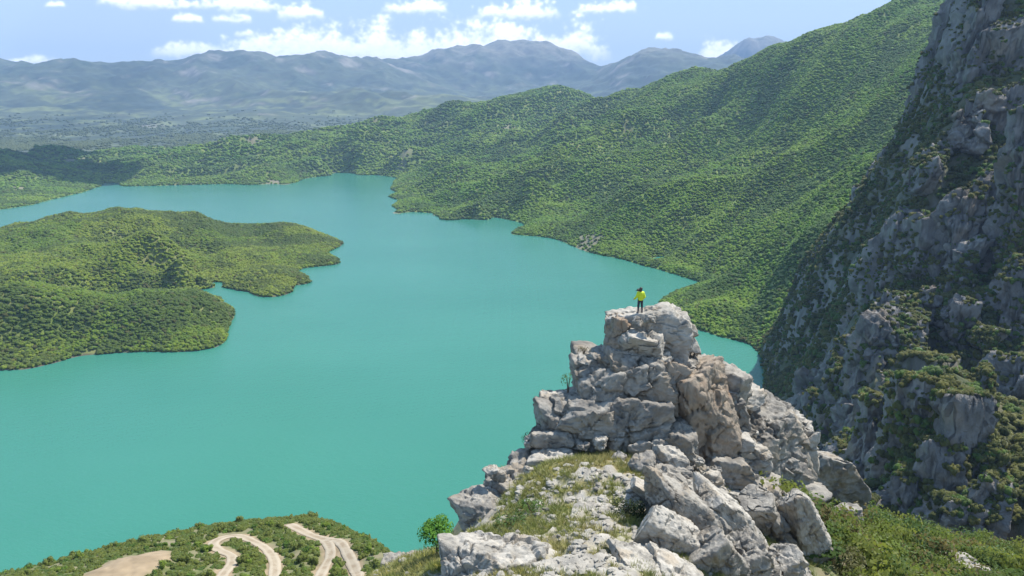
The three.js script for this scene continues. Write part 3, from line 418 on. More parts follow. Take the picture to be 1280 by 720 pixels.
// ---------------------------------------------------------------- spur with the dirt road, below on the left
const roadPaths = [
  [[268, 760], [276, 722], [290, 703], [289, 694], [276, 688], [267, 682], [269, 676], [280, 671], [295, 669], [314, 675], [332, 685], [343, 700], [343, 722], [340, 760]],
  [[362, 655], [374, 661], [388, 668], [402, 673], [412, 683], [413, 694], [407, 706], [398, 724], [390, 760]],
  [[402, 673], [420, 675], [430, 683], [437, 696], [444, 712], [452, 740]]];
{
  const P = [];
  for (const c of [[10, 720, 150], [60, 707, 158], [120, 692, 166], [200, 678, 172], [260, 663, 180], [320, 655, 186], [375, 648, 192], [410, 653, 188], [440, 665, 178], [475, 682, 166], [495, 700, 152], [0, 760, 128], [100, 740, 138], [160, 690, 166], [200, 720, 146], [280, 672, 172], [280, 700, 156], [343, 700, 156], [343, 720, 146], [280, 720, 146], [400, 675, 172], [410, 700, 156], [443, 715, 146], [480, 720, 140], [300, 760, 128], [450, 760, 126], [150, 705, 156], [-60, 740, 140]]) P.push(atD(...c));
  for (const [a, D, h] of [[-100, 200, 90], [0, 210, 95], [100, 225, 95], [200, 232, 95], [300, 245, 92], [375, 252, 90], [440, 238, 92], [520, 205, 95], [560, 170, 105], [600, 130, 125], [640, 100, 150], [300, 330, 8], [400, 330, 8], [100, 300, 8], [-100, 280, 10], [560, 290, 10], [0, 80, 175], [300, 80, 182], [500, 80, 185]]) { const p = atD(a, 360, D); P.push(V(p.x, h, -D)); }
  const f = tps(P, 1e-6);
  const roads = roadPaths.map((path) => { const pts = path.map(([a, b]) => { let D = 150; for (let k = 0; k < 30; k++) { const p = atD(a, b, D); D += (p.y - f(p.x, p.z)) * 0.9; D = clamp(D, 90, 230); } const p = atD(a, b, D); p.y = f(p.x, p.z); return p; }); return new THREE.CatmullRomCurve3(pts, false, 'centripetal').getSpacedPoints(90); });
  const all = roads.flat();
  const near = (x, z) => { let d = 1e9; for (const p of all) { const q = (p.x - x) ** 2 + (p.z - z) ** 2; if (q < d) d = q; } return Math.sqrt(d); };
  const mound = atD(165, 712, 152);
  const soil = (x, z) => smooth(1.15, 0.85, Math.hypot((x - mound.x) / 8.5, (z - mound.z) / 11) + 0.25 * fbm(x * 0.2, 3, z * 0.2, 3));
  const h = (x, z) => { const b = f(x, z), d = near(x, z), k = smooth(2.5, 6, d); return b + 2.2 * smooth(13, 0, Math.hypot(x - mound.x, z - mound.z)) + k * (1.6 * fbm(x * 0.07, 2, z * 0.07, 3) + 0.4 * fbm(x * 0.4, 2, z * 0.4, 3)) - 0.25 * (1 - k); };
  const T = terrain('spur', [-130, 20, -330, -85], 1, h, (x, y, z, s) => { const d = near(x, z), q = fbm(x * 0.25, 3, z * 0.25, 4); let c = mix3([0.11, 0.125, 0.04], [0.20, 0.175, 0.10], smooth(-0.15, 0.25, q)); c = mix3(c, mix3([0.30, 0.225, 0.14], [0.22, 0.165, 0.10], smooth(-0.15, 0.25, q)), Math.max(soil(x, z), smooth(2.8, 1.5, d + q * 2))); const k = 1 + 0.4 * fbm(x * 1.7, 8, z * 1.7, 2); return [c[0] * k, c[1] * k, c[2] * k]; }, groundMat, -5);
  put(T, 'spur', 'low spur of scrubby ground crossed by a looping dirt road', 'hill', { kind: 'structure' });
  const roadMat = new THREE.MeshStandardMaterial({ vertexColors: true, roughness: 1, bumpMap: bumpAt(5), bumpScale: 0.12 });
  roads.forEach((pts, ri) => {
    const pos = [], col = [], uv = [], idx = [], n = pts.length, K = 9;
    for (let i = 0; i < n; i++) {
      const a = pts[Math.max(0, i - 1)], b = pts[Math.min(n - 1, i + 1)], t = b.clone().sub(a).setY(0).normalize();
      for (let k = 0; k < K; k++) { const o = (k / (K - 1) - 0.5) * (2.55 + 0.9 * fbm(pts[i].x * 0.2, ri, pts[i].z * 0.2 + k * 0.02, 2)), x = pts[i].x - t.z * o, z = pts[i].z + t.x * o; const e = Math.abs(o); pos.push(x, Math.max(T.sample(x, z), T.sample(x + 0.4, z), T.sample(x, z + 0.4)) + (k === 0 || k === K - 1 ? 0.02 : 0.12) + ri * 0.015, z); uv.push(x, z);
        const q = fbm(x * 0.5, 2, z * 0.5, 4), rut = smooth(0.5, 0.15, Math.abs(e - 0.85)); let c = mix3([0.34, 0.28, 0.20], [0.26, 0.20, 0.132], smooth(-0.2, 0.3, q)); c = mix3(c, [0.42, 0.36, 0.27], rut * 0.6); col.push(...c); }
      if (i) for (let k = 0; k < K - 1; k++) { const p = (i - 1) * K + k, q = i * K + k; idx.push(p, p + 1, q, q, p + 1, q + 1); }
    }
    const g = new THREE.BufferGeometry(); g.setAttribute('position', new THREE.Float32BufferAttribute(pos, 3)); g.setAttribute('color', new THREE.Float32BufferAttribute(col, 3)); g.setAttribute('uv', new THREE.Float32BufferAttribute(uv, 2)); g.setIndex(idx); g.computeVertexNormals(); if (g.attributes.normal.array[1] < 0) { g.setIndex(idx.map((_, i) => idx[i - i % 3 + [0, 2, 1][i % 3]])); g.computeVertexNormals(); }
    put(new THREE.Mesh(g, roadMat), 'dirt_road', ['pale dirt road looping in a hairpin over the scrubby spur', 'pale dirt road running down the spur to a fork', 'short branch of the dirt road past the fork'][ri], 'road', { kind: 'structure' });
  });
  // shrubs on the spur: the larger ones singly, low cover as one mass
  const r = rng(60), protos = [0, 1, 2, 3].map((k) => crownGeometry(600 + k, { lobes: 6, leaves: 280, leaf: 0.22, core: 0.5, tall: 0.85 }));
  const shades = [[0.115, 0.200, 0.026], [0.085, 0.150, 0.026], [0.170, 0.235, 0.034], [0.150, 0.180, 0.038]].map((c) => new THREE.MeshPhysicalMaterial({ color: new THREE.Color().setRGB(...c), roughness: 0.95, transmission: 0.35, thickness: 0, specularIntensity: 0.25, side: THREE.DoubleSide }));
  const low = []; let count = 0;
  for (let i = 0; i < 15000; i++) {
    const x = -122 + r() * 130, z = -100 - r() * 150, y = T.sample(x, z), d = near(x, z), q = fbm(x * 0.06, 5, z * 0.06, 3);
    const a = r(), b = r(), c = r();
    if (!inView(x, y, z, 0.12) || d < 2.1 || soil(x, z) > 0.3) continue;
    const g = T.slope(x, z), vl = Math.hypot(x, y - CAM.y, z); if ((g[0] * x - (y - CAM.y) + g[1] * z) / vl / Math.hypot(g[0], 1, g[1]) < -0.1) continue;
    if (q + (a - 0.5) * 0.5 < -0.22) continue;
    if (a > 0.93 && count < 280) {
      count++; const w = 0.75 + b * 0.75, k = Math.floor(c * 4), o = new THREE.Group(); o.position.set(x, y - 0.25, z); o.rotation.y = b * 40; o.scale.set(w, w * (0.85 + c * 0.6), w);
      const tone = Math.floor(b * 4), hair = Math.min(...roads[0].map((p) => Math.hypot(p.x - x, p.z - z))), fork = Math.min(...[...roads[1], ...roads[2]].map((p) => Math.hypot(p.x - x, p.z - z))), dm = Math.hypot(x - mound.x, z - mound.z);
      part(o, protos[k], shades[tone], 'foliage');
      const where = dm < 17 ? 'beside the bare earth mound' : hair < 5.5 ? 'on the verge of the hairpin dirt road' : fork < 5.5 ? 'on the verge of the forking dirt road' : g[1] < -0.35 || z < -178 ? 'on the outer rim of the spur above the lake' : hair < fork ? 'in the scrub away from the hairpin road' : 'in the scrub away from the forking road';
      const label = ['mid green', 'dark green', 'bright yellow green', 'olive'][tone] + (w > 1.13 ? ' large' : ' small') + ' shrub ' + where;
      put(o, 'shrub', label, 'shrub', { group: label.replace('shrub', 'shrubs') });
    } else low.push([x, y - 0.3, z, 0.6 + b * 0.7, 0.5 + c * 0.7, mix3([0.095, 0.165, 0.024], [0.185, 0.215, 0.040], c)]);
  }
  console.log('shrubs', count, 'low', low.length);
  forest('low_scrub', 'low green scrub between the shrubs on the spur', 'scrub', low, scrubCrowns, 61);
}

// ---------------------------------------------------------------- the near ridge: grassy saddle
const ridge = (() => {
  const P = [];
  for (const c of [[720, 575, 40.5], [720, 620, 36.5], [720, 660, 32.5], [720, 720, 27], [640, 720, 27.5], [560, 720, 29.5], [500, 720, 32], [478, 712, 34], [640, 650, 35], [600, 668, 34.5], [580, 690, 32], [547, 694, 37], [500, 705, 36], [800, 610, 37], [800, 660, 32.5], [800, 720, 27.5], [900, 640, 39], [900, 720, 30.5], [960, 680, 37], [1000, 720, 36], [1000, 650, 44], [1100, 720, 50], [1060, 690, 52], [1100, 660, 64], [1150, 690, 60], [1200, 712, 56], [1280, 735, 54], [1350, 735, 54], [1040, 650, 60], [700, 780, 22], [900, 780, 24], [500, 780, 26]]) P.push(atD(...c));
  for (const c of [[-10, 224, -34], [-15, 212, -36], [-26, 190, -40], [-10, 226, -26], [-20, 212, -26], [-4.5, 222, -41], [-8, 214, -44], [-14, 204, -48], [0, 225, -45], [2.5, 228, -43.5], [6, 229, -44], [9, 228.6, -46], [5, 228, -49], [9, 228, -51], [13, 226, -48], [16, 223, -50], [4, 225, -54], [10, 225, -56], [12, 227, -44], [0, 228.4, -41], [0, 220, -60], [16, 222, -60], [10, 208, -70], [24, 216, -62], [30, 210, -72], [40, 198, -85], [20, 200, -80], [0, 200, -72], [50, 204, -66], [60, 196, -85], [40, 185, -110], [60, 180, -110], [70, 205, -55], [10, 180, -100], [-25, 180, -70]]) P.push(V(...c));
  const f = tps(P, 1e-6);
  const bareAt = (x, z) => fbm(x * 0.16 + 3, 2, z * 0.16, 4, 0.6) + 0.75 * fbm(x * 0.9, 2, z * 0.9, 4, 0.65) - 0.03 + 0.06 * smooth(0, 6, x);
  const h = (x, z) => f(x, z) + 0.35 * fbm(x * 0.3, 2, z * 0.3, 3) + 0.14 * fbm(x * 1.1, 2, z * 1.1, 3) + smooth(0.02, 0.2, bareAt(x, z)) * (0.26 * (worley(x * 0.9, 3, z * 0.9)[2]) + 0.5 * worley(x * 1.6, 3, z * 1.3)[3] + 0.16 * fbm(x * 2.4, 1, z * 2.4, 4, 0.6));
  const T = terrain('ridge', [-26, 66, -106, -18], 0.3, h, (x, y, z, s) => {
    const b = bareAt(x, z), q = fbm(x * 0.7, 4, z * 0.7, 4, 0.6), t = fbm(x * 0.2, 14, z * 0.2, 3);
    let c = mix3([0.155, 0.155, 0.045], [0.22, 0.185, 0.085], smooth(-0.25, 0.25, q + t));
    if (x > 14) c = mix3(c, mix3([0.085, 0.10, 0.032], [0.15, 0.11, 0.06], smooth(-0.1, 0.25, q)), 0.75);
    c = mix3(c, stone(x, y, z, 1, TONES.pale), Math.max(smooth(0.02, 0.16, b) * (1 - 0.9 * smooth(13, 17, x)), smooth(1.3, 2.0, s)));
    return c; }, rockMat, 150, (x, y, z) => y > 186);
  put(T, 'ridge', 'grassy stony saddle of the near ridge below the rock outcrop', 'ridge', { kind: 'structure' });
  return Object.assign(T, { bareAt });
})();
const onRidge = (px, py, D0 = 40) => { let D = D0; for (let k = 0; k < 60; k++) { const p = atD(px, py, D); D += (p.y - ridge.sample(p.x, p.z)) * 0.7; D = clamp(D, 22, 100); } const p = atD(px, py, D); p.y = ridge.sample(p.x, p.z); return p; };

// ---------------------------------------------------------------- rock outcrop, block by block
let blockSeed = 100;
function blockAt(px, py, w, h, depth, D, o = {}) {
  if (o.lift !== undefined) D = -onRidge(px, py, D).z - o.lift;
  const s = mpp(px, py, D), big = Math.max(w, h);
  const rr = ray(px, py), dn = Math.atan2(-rr[1], -rr[2]), tallM = o.flat ? h * s : Math.max(0.55 * h * s, (h * s - depth * Math.sin(dn) * 0.6) / Math.cos(dn));
  const g = rockGeometry({ size: [w * s * 1.04, tallM * 1.06, depth], seed: o.seed ?? (blockSeed += 7), detail: o.detail ?? Math.round(clamp(big * 0.37, 9, 40)), L: o.L ?? clamp(big * s * 0.22, 0.3, 1.0), rough: o.rough ?? 0.85, tone: TONES[o.tone ?? 'grey'], facets: o.facets ?? 9, sharp: o.sharp ?? 34 });
  const m = new THREE.Mesh(g, rockMat); m.position.copy(atD(px, py, D)); m.rotation.set(R(o.rx ?? 0), R(o.ry ?? 0), R(-(o.rz ?? 0)), 'YXZ'); return m;
}
{
  const root = new THREE.Group(), base = atD(800, 575, 44); root.position.copy(base);
  const B = (...a) => { const m = blockAt(...a); m.name = 'rock_block'; m.position.sub(base); root.add(m); };
  // summit block
  B(808, 412, 88, 62, 4.6, 50, { ry: 6, tone: 'pale', L: 0.7, facets: 2, sharp: 22 }); B(772, 417, 30, 50, 2.6, 48.6, { ry: -8, tone: 'tan', rz: -3 }); B(836, 411, 44, 52, 4.6, 50.4, { ry: 12, tone: 'pale', facets: 2, sharp: 20, L: 0.6 }); B(840, 428, 32, 62, 3.0, 49.2, { ry: 8, rz: -6 }); B(800, 428, 60, 40, 3.4, 48.2, { ry: -10, tone: 'pale' });
  B(805, 510, 140, 120, 4.4, 50, { L: 0.8 }); B(720, 535, 90, 90, 4, 48.4, { L: 1 }); B(925, 570, 110, 120, 5, 50.6, { L: 1 }); B(850, 590, 90, 60, 3, 46, { L: 1 }); B(640, 625, 60, 60, 3, 42, {});
  // broken band under it
  B(790, 450, 104, 30, 4, 48.2, { ry: 5 }); B(845, 452, 62, 34, 4, 48.4, { ry: -10 }); B(760, 446, 40, 24, 3, 48, { ry: 20 }); B(738, 450, 28, 16, 2.2, 48, { tone: 'pale', L: 0.3 }); B(820, 446, 40, 16, 2, 47.2, { tone: 'pale' }); B(780, 438, 34, 16, 2, 47.6, { tone: 'pale' });
  // main wall
  B(744, 474, 48, 54, 3.4, 47.4, { ry: 12, facets: 4, L: 0.6 }); B(795, 475, 84, 70, 3.6, 46.8, { ry: -6, tone: 'grey', facets: 4 }); B(760, 488, 54, 60, 3, 46.2, { ry: 10 }); B(832, 490, 34, 86, 3, 46.8, { ry: 12, rz: -3, tone: 'tan' }); B(872, 522, 80, 142, 4.4, 47, { ry: 16, rz: -7, tone: 'tan', facets: 4, L: 0.8 }); B(893, 478, 58, 60, 5, 49.6, { ry: 25 }); B(918, 492, 46, 44, 5, 51, { ry: 10, tone: 'pale' }); B(905, 530, 40, 100, 4, 48.4, { ry: 30, rz: -10 }); B(880, 458, 34, 24, 3, 49, {});
  // lower wall
  B(698, 524, 52, 70, 4, 46.2, { ry: 10 }); B(738, 520, 74, 62, 4, 45.4, { ry: -6 }); B(792, 530, 86, 76, 3.6, 45, { ry: 8 }); B(842, 556, 52, 66, 3.2, 44.4, { ry: 4, rz: -8 }); B(700, 548, 70, 44, 3.4, 45, { ry: 4 }); B(760, 552, 70, 40, 3, 44.8, {}); B(812, 562, 60, 44, 2.6, 43.8, { ry: 14 }); B(690, 502, 30, 22, 2.6, 46.6, { tone: 'pale' });
  // right flank
  B(952, 534, 80, 92, 6.5, 50.4, { ry: 12, rz: 10 }); B(930, 565, 56, 60, 4, 47.4, { ry: -8, tone: 'pale' }); B(968, 585, 56, 80, 4.6, 48.6, { ry: 12, rz: 14 }); B(985, 560, 30, 96, 5, 51, { ry: 10, rz: 17, tone: 'pale' }); B(905, 590, 60, 56, 3.4, 45.2, { ry: 10 }); B(942, 612, 60, 56, 3.4, 45, { ry: -14, rz: 18 }); B(880, 600, 44, 40, 2.6, 43.6, { tone: 'pale' }); B(985, 625, 44, 60, 3.6, 47, { rz: 16 }); B(915, 545, 34, 30, 2.4, 46.8, { tone: 'pale' });
  // tilted slabs running down the right of the saddle
  B(868, 648, 46, 168, 2.4, 40, { rz: -44, ry: 14, rx: 10, tone: 'grey', L: 0.5, rough: 0.6, lift: 0.9 }); B(918, 662, 46, 150, 2.4, 41, { rz: -38, ry: 14, rx: 10, tone: 'pale', L: 0.5, rough: 0.6, lift: 0.9 }); B(1008, 672, 42, 136, 2.6, 43, { rz: -27, ry: 14, rx: 8, tone: 'pale', L: 0.5, rough: 0.6, lift: 1.2 }); B(966, 664, 36, 120, 2.4, 43, { rz: -30, rx: 8, tone: 'grey', lift: 0.8 }); B(842, 676, 54, 96, 1.8, 37, { rz: -50, rx: 14, tone: 'pale', L: 0.5, rough: 0.6, lift: 0.5 }); B(896, 700, 50, 80, 2.2, 36, { rz: -40, rx: 10, tone: 'grey', lift: 0.6 }); B(946, 712, 46, 80, 2.2, 38, { rz: -30, lift: 0.7 }); B(984, 712, 40, 70, 2.2, 40, { rz: -24, tone: 'pale', lift: 0.8 }); B(818, 620, 64, 22, 1.6, 38.8, { rz: 34, tone: 'pale', L: 0.4, rough: 0.45, lift: 0.7 }); B(850, 612, 76, 34, 2, 40.6, { rz: 30, tone: 'grey', lift: 0.7 }); B(800, 700, 60, 22, 2.4, 30, { rz: 20, tone: 'pale', rough: 0.5, lift: 0.15 }); B(850, 716, 70, 30, 2.4, 30, { rz: 26, tone: 'pale', rough: 0.6, lift: 0.3 });
  // left outcrop at the edge of the drop
  B(606, 646, 52, 62, 3.6, 38.6, { ry: 20 }); B(640, 606, 70, 54, 3.6, 41.6, { ry: -12 }); B(665, 585, 60, 36, 3, 42.6, { ry: 8, rz: -8 }); B(628, 628, 50, 40, 3, 40, { ry: 24, tone: 'pale' }); B(690, 572, 54, 24, 2.4, 42.8, { tone: 'pale' }); B(650, 634, 30, 26, 1.8, 38.6, {}); B(595, 626, 30, 30, 2.4, 40.2, { tone: 'pale' });
  // rubble
  const r = rng(8), spots = [[745, 456, 47.4, 24, 6], [800, 452, 46.6, 70, 10], [700, 560, 43.5, 50, 14], [840, 590, 42, 40, 14], [940, 560, 47, 40, 40], [920, 600, 44.2, 50, 30], [650, 600, 40.2, 40, 20], [760, 575, 42, 70, 8], [900, 640, 41, 50, 20], [960, 630, 44, 30, 20], [960, 500, 51, 26, 8], [800, 402, 47.6, 40, 6]];
  for (const [px, py, D, sx, sy] of spots) for (let i = 0; i < (py < 470 ? 2 : 5); i++) { const w = 6 + r() * 12; B(px + (r() * 2 - 1) * sx, py + (r() * 2 - 1) * sy, w, w * (0.5 + r() * 0.5), w * 0.05, D + (r() - 0.5) * 1.2, { ry: r() * 90, rz: (r() - 0.5) * 50, tone: r() < 0.5 ? 'pale' : 'grey', detail: 9 }); }
  put(root, 'rock_outcrop', 'tall pale grey limestone outcrop that the person stands on', 'rock outcrop');
}
// single boulders
const boulder = (label, ...a) => { const m = blockAt(...a); return put(m, 'boulder', label, 'boulder'); };
boulder('large pale pitted boulder in the grass at the foot of the saddle', 625, 706, 138, 74, 3.4, 29.6, { tone: 'pale', L: 0.6, ry: 12 });
boulder('rounded grey boulder standing alone under the dark overhang', 803, 583, 34, 32, 1.4, 39.6, { facets: 10, sharp: 7 });
boulder('flat topped block lying beside the rounded boulder', 838, 590, 52, 30, 1.8, 40.4, { rz: 8 });
boulder('leaning block on top of the flat block by the overhang', 838, 572, 40, 24, 1.6, 41, { rz: 18, tone: 'pale' });
boulder('angular block with a pitted top standing apart behind the slabs', 1028, 604, 74, 78, 4, 66, { ry: 8, rz: 6, L: 0.8 });
boulder('low pale rock in the grass beside the lone leafy tree', 530, 698, 46, 15, 1.4, 35.4, { tone: 'pale' });
boulder('low grey rock at the edge of the drop', 494, 700, 32, 12, 1.2, 36, { tone: 'grey' });
boulder('pale broken rock among the yellow green bushes', 1190, 706, 62, 34, 3, 57, { tone: 'pale', lift: 0.9 });
boulder('pale flat topped rock beside the broken rock in the bushes', 1228, 712, 34, 20, 2, 57, { tone: 'pale', lift: 0.6 });
boulder('small grey rock above the yellow green bushes', 1060, 640, 30, 20, 1.8, 58, {});
boulder('white rock slab set flat in the grass of the saddle', 745, 650, 62, 12, 3, 33.6, { tone: 'pale', rough: 0.5, rx: 4, L: 0.5 });

// ---------------------------------------------------------------- shrubs and the lone tree on the near ridge
const leafTone = (c, t = 0.38) => new THREE.MeshPhysicalMaterial({ color: new THREE.Color().setRGB(...c), roughness: 0.9, transmission: t, thickness: 0, specularIntensity: 0.3, side: THREE.DoubleSide });
const barkMat = new THREE.MeshStandardMaterial({ color: new THREE.Color().setRGB(0.10, 0.075, 0.055), roughness: 1 });
const limb = (pts, r0, r1) => { const c = new THREE.CatmullRomCurve3(pts.map((p) => V(...p))), g = new THREE.TubeGeometry(c, 10, 1, 7), p = g.attributes.position; for (let i = 0; i <= 10; i++) { const o = c.getPointAt(i / 10), k = lerp(r0, r1, i / 10); for (let j = 0; j <= 7; j++) { const q = i * 8 + j; p.setXYZ(q, o.x + (p.getX(q) - o.x) * k, o.y + (p.getY(q) - o.y) * k, o.z + (p.getZ(q) - o.z) * k); } } g.computeVertexNormals(); return g; };
function bush(name, label, at, w, h, colour, seed, { leaves = 700, leaf = 0.13, lobes = 9, trunk = 0, tall = 0.8 } = {}) {
  const o = new THREE.Group(); o.position.copy(at); const r = rng(seed);
  const g = crownGeometry(seed, { leaves, leaf, lobes, core: 0, tall }); g.scale(w * 0.62, h * (1 - trunk) * 0.72, w * 0.62); g.translate(0, h * trunk - 0.1 * h * (1 - trunk), 0);
  part(o, g, leafTone(colour), 'foliage');
  for (let i = 0; i < 4; i++) { const a = i * 1.6 + r(), e = w * 0.28; part(o, limb([[Math.cos(a) * 0.03, -0.15, Math.sin(a) * 0.03], [Math.cos(a) * e * 0.4, h * 0.3 + trunk * h * 0.2, Math.sin(a) * e * 0.4], [Math.cos(a) * e, h * 0.72, Math.sin(a) * e]], 0.03 * Math.max(1, h * 0.6), 0.008), barkMat, 'stem'); }
  return put(o, name, label, name === 'tree' ? 'tree' : 'shrub');
}
{
  const t = new THREE.Group(); t.position.copy(onRidge(547, 693, 37)); const s = 2.15;
  const trunk = part(t, limb([[0, -0.3, 0], [-0.04, 0.35, 0.02], [0.03, 0.8, 0]], 0.055, 0.035), barkMat, 'trunk');
  for (const p of [[[0, 0.3, 0], [0.25, 0.62, 0.05], [0.5, 1.1, 0.1]], [[0.02, 0.5, 0], [-0.3, 0.8, 0.1], [-0.6, 1.2, 0.05]], [[0.03, 0.7, 0], [0, 1.2, -0.15], [0.1, 1.6, -0.2]], [[0, 0.6, 0], [-0.15, 1.0, 0.25], [-0.25, 1.5, 0.35]]]) part(trunk, limb(p, 0.028, 0.01), barkMat, 'limb');
  const g = crownGeometry(71, { leaves: 2600, leaf: 0.13, lobes: 13, core: 0, tall: 0.95 }); g.scale(0.74, 0.86, 0.74); g.translate(-0.03, 0.72, 0);
  part(t, g, leafTone([0.11, 0.25, 0.03]), 'crown');
  put(t, 'tree', 'small round leafy tree at the edge of the drop beside low rocks', 'tree');
}
bush('shrub', 'dark round juniper shrub alone on the stony saddle', onRidge(784, 640, 36), 1.35, 1.0, [0.032, 0.050, 0.018], 81, { leaves: 900 });
bush('shrub', 'fresh green shrub against the left rocks of the saddle', onRidge(664, 640, 36), 1.2, 0.9, [0.09, 0.16, 0.03], 82);
bush('shrub', 'low green shrub in the shadow of the left rocks', onRidge(640, 655, 36), 1.4, 0.7, [0.07, 0.125, 0.03], 83);
bush('shrub', 'bright yellow green shrub growing between the tilted slabs', atD(926, 674, 38.6), 0.8, 0.5, [0.12, 0.20, 0.02], 84);
bush('shrub', 'small green shrub behind the grey slab by the boulders', atD(878, 618, 41.6), 0.5, 0.6, [0.09, 0.17, 0.03], 85, { leaves: 400 });
bush('shrub', 'leafy sprig on the shoulder right of the summit block', atD(880, 462, 48.6), 1.1, 0.9, [0.07, 0.12, 0.03], 86, { leaves: 400 });
bush('shrub', 'thin sapling on the ledge beside the left face of the outcrop', atD(710, 488, 46.4), 0.8, 1.5, [0.10, 0.17, 0.03], 87, { leaves: 170, lobes: 4, trunk: 0.4 });
bush('shrub', 'light green sapling leaning out from the left base of the outcrop', atD(660, 556, 44.6), 0.7, 1.1, [0.12, 0.20, 0.035], 88, { leaves: 220, lobes: 5, trunk: 0.2 });
bush('shrub', 'reddish green shrub hanging on the outer side of the left rocks', atD(628, 598, 43), 0.9, 0.8, [0.10, 0.12, 0.035], 89, { leaves: 300 });
bush('shrub', 'dry tuft on the left shoulder of the outcrop', atD(730, 440, 47.8), 0.9, 0.5, [0.13, 0.11, 0.05], 90, { leaves: 260 });
{
  const r = rng(95), tones = [[0.12, 0.165, 0.022], [0.085, 0.135, 0.028], [0.14, 0.16, 0.03], [0.11, 0.11, 0.04], [0.06, 0.11, 0.026]];
  for (const [px, py, w, h, k] of [[1085, 690, 2.6, 2.2, 0], [1065, 672, 2, 1.6, 2], [1105, 676, 2.2, 1.8, 0], [1130, 705, 2.4, 1.8, 1], [1150, 690, 2.2, 1.8, 4], [1050, 705, 1.6, 1.2, 3], [1110, 715, 2, 1.2, 3], [1170, 700, 1.8, 1.4, 1], [1235, 705, 2.2, 1.6, 4], [1265, 712, 2, 1.4, 1], [1125, 664, 2.4, 2, 4], [1085, 655, 2.2, 1.8, 4], [1160, 668, 2.4, 2.2, 1], [1200, 690, 2, 1.6, 4], [1215, 672, 2.6, 2.2, 4], [1250, 690, 2.4, 2, 1]])
    bush('shrub', ['bright yellow green', 'mid green', 'pale yellow', 'brownish olive', 'dark green'][k] + (w > 2.1 ? ' large' : ' small') + ' bush on the slope behind the tilted slabs', onRidge(px, py + 8, 58), w * 1.35, h * 1.35, tones[k], Math.floor(r() * 9999), { leaves: 900, leaf: 0.12, lobes: 10 }).userData.group = 'bushes on the slope behind the slabs';
}
// grass on the saddle
{
  const r = rng(44), blades = (seed) => { const q = rng(seed), pos = []; for (let i = 0; i < 16; i++) { const a = q() * 6.283, d = q() * 0.11, l = 0.10 + q() * 0.16, b = 0.05 + q() * 0.10, w = 0.012, x = Math.cos(a) * d, z = Math.sin(a) * d; pos.push(x - Math.sin(a) * w, 0, z + Math.cos(a) * w, x + Math.sin(a) * w, 0, z - Math.cos(a) * w, x + Math.cos(a) * b, l, z + Math.sin(a) * b); } const g = new THREE.BufferGeometry(); g.setAttribute('position', new THREE.Float32BufferAttribute(pos, 3)); g.computeVertexNormals(); return g; };
  const spots = [];
  for (let i = 0; i < 90000; i++) {
    const x = -12 + r() * 62, z = -22 - r() * 56, y = ridge.sample(x, z), a = r(), b = r();
    if (!inView(x, y, z, 0.1)) continue; const g = ridge.slope(x, z); if (Math.hypot(...g) > 1.4 || ridge.bareAt(x, z) > 0.02 + a * 0.12) continue;
    const q = fbm(x * 0.5, 4, z * 0.5, 3); const k = 0.8 + b * 0.5; let c = mix3([0.185, 0.215, 0.034], [0.32, 0.285, 0.085], clamp(0.5 + q * 1.5)); if (a < 0.02) c = [0.42, 0.36, 0.03];
    spots.push([x, y - 0.02, z, k * 1.3, k * (0.7 + a * 0.7), c]);
  }
  const low = [];
  for (let i = 0; i < 5200; i++) { const x = 14 + r() * 48, z = -24 - r() * 62, y = ridge.sample(x, z), a = r(), b = r(), c = r(), px = 640 + x / -z * 900; if (y < 190 || !inView(x, y, z, 0.1) || fbm(x * 0.15, 6, z * 0.15, 3) + a * 0.5 < 0.2 || (x < 17 && z > -46)) continue; const e = 0.3 + b * b * 1.5; low.push([x, y - 0.15 * e, z, e, e * (0.6 + c * 0.7), mix3(mix3([0.07, 0.125, 0.024], [0.19, 0.215, 0.036], c * c), [0.16, 0.11, 0.05], a > 0.88 ? 0.7 : 0)]); }
  const stones = [];
  for (let i = 0; i < 9000; i++) { const x = -9 + r() * 24, z = -24 - r() * 22, y = ridge.sample(x, z), a = r(), b = r(), c = r(); if (!inView(x, y, z, 0.1) || Math.hypot(...ridge.slope(x, z)) > 1.2) continue; if (fbm(x * 0.35, 12, z * 0.35, 3) + 0.6 * ridge.bareAt(x, z) + (a - 0.5) * 0.4 < 0.06) continue; const e = 0.025 + 0.13 * b * b * b * b + 0.02 * c; stones.push([x, y + e * 0.15, z, e * (1 + c), e * (0.6 + 0.5 * a), mix3([0.17, 0.155, 0.13], [0.33, 0.305, 0.26], c)]); }
  console.log('stones', stones.length);
  const chip = (sd) => { const g = rockGeometry({ size: [1.6, 1.4, 1.5], seed: sd, detail: 2, L: 0.8, rough: 0.7, facets: 5, sharp: 40 }); g.deleteAttribute('color'); const f = g.toNonIndexed(); f.computeVertexNormals(); return f; };
  forest('loose_stones', 'loose pale stones scattered over the grass of the saddle', 'stones', stones, [chip(31), chip(47), chip(59)], 46, new THREE.MeshStandardMaterial({ color: 0xffffff, roughness: 1 }));
  console.log('low', low.length);
  forest('undergrowth', 'low undergrowth covering the slope behind the tilted slabs', 'undergrowth', low, [crownGeometry(701, { lobes: 9, leaves: 520, leaf: 0.17, core: 0, tall: 0.8 }), crownGeometry(702, { lobes: 10, leaves: 520, leaf: 0.17, core: 0, tall: 0.8 })], 703);
  console.log('grass', spots.length);
  forest('grass', 'short yellow green grass growing over the saddle', 'grass', spots, [blades(1), blades(2), blades(3)], 45, new THREE.MeshPhysicalMaterial({ color: 0xffffff, roughness: 0.9, transmission: 0.35, thickness: 0, side: THREE.DoubleSide }));
}
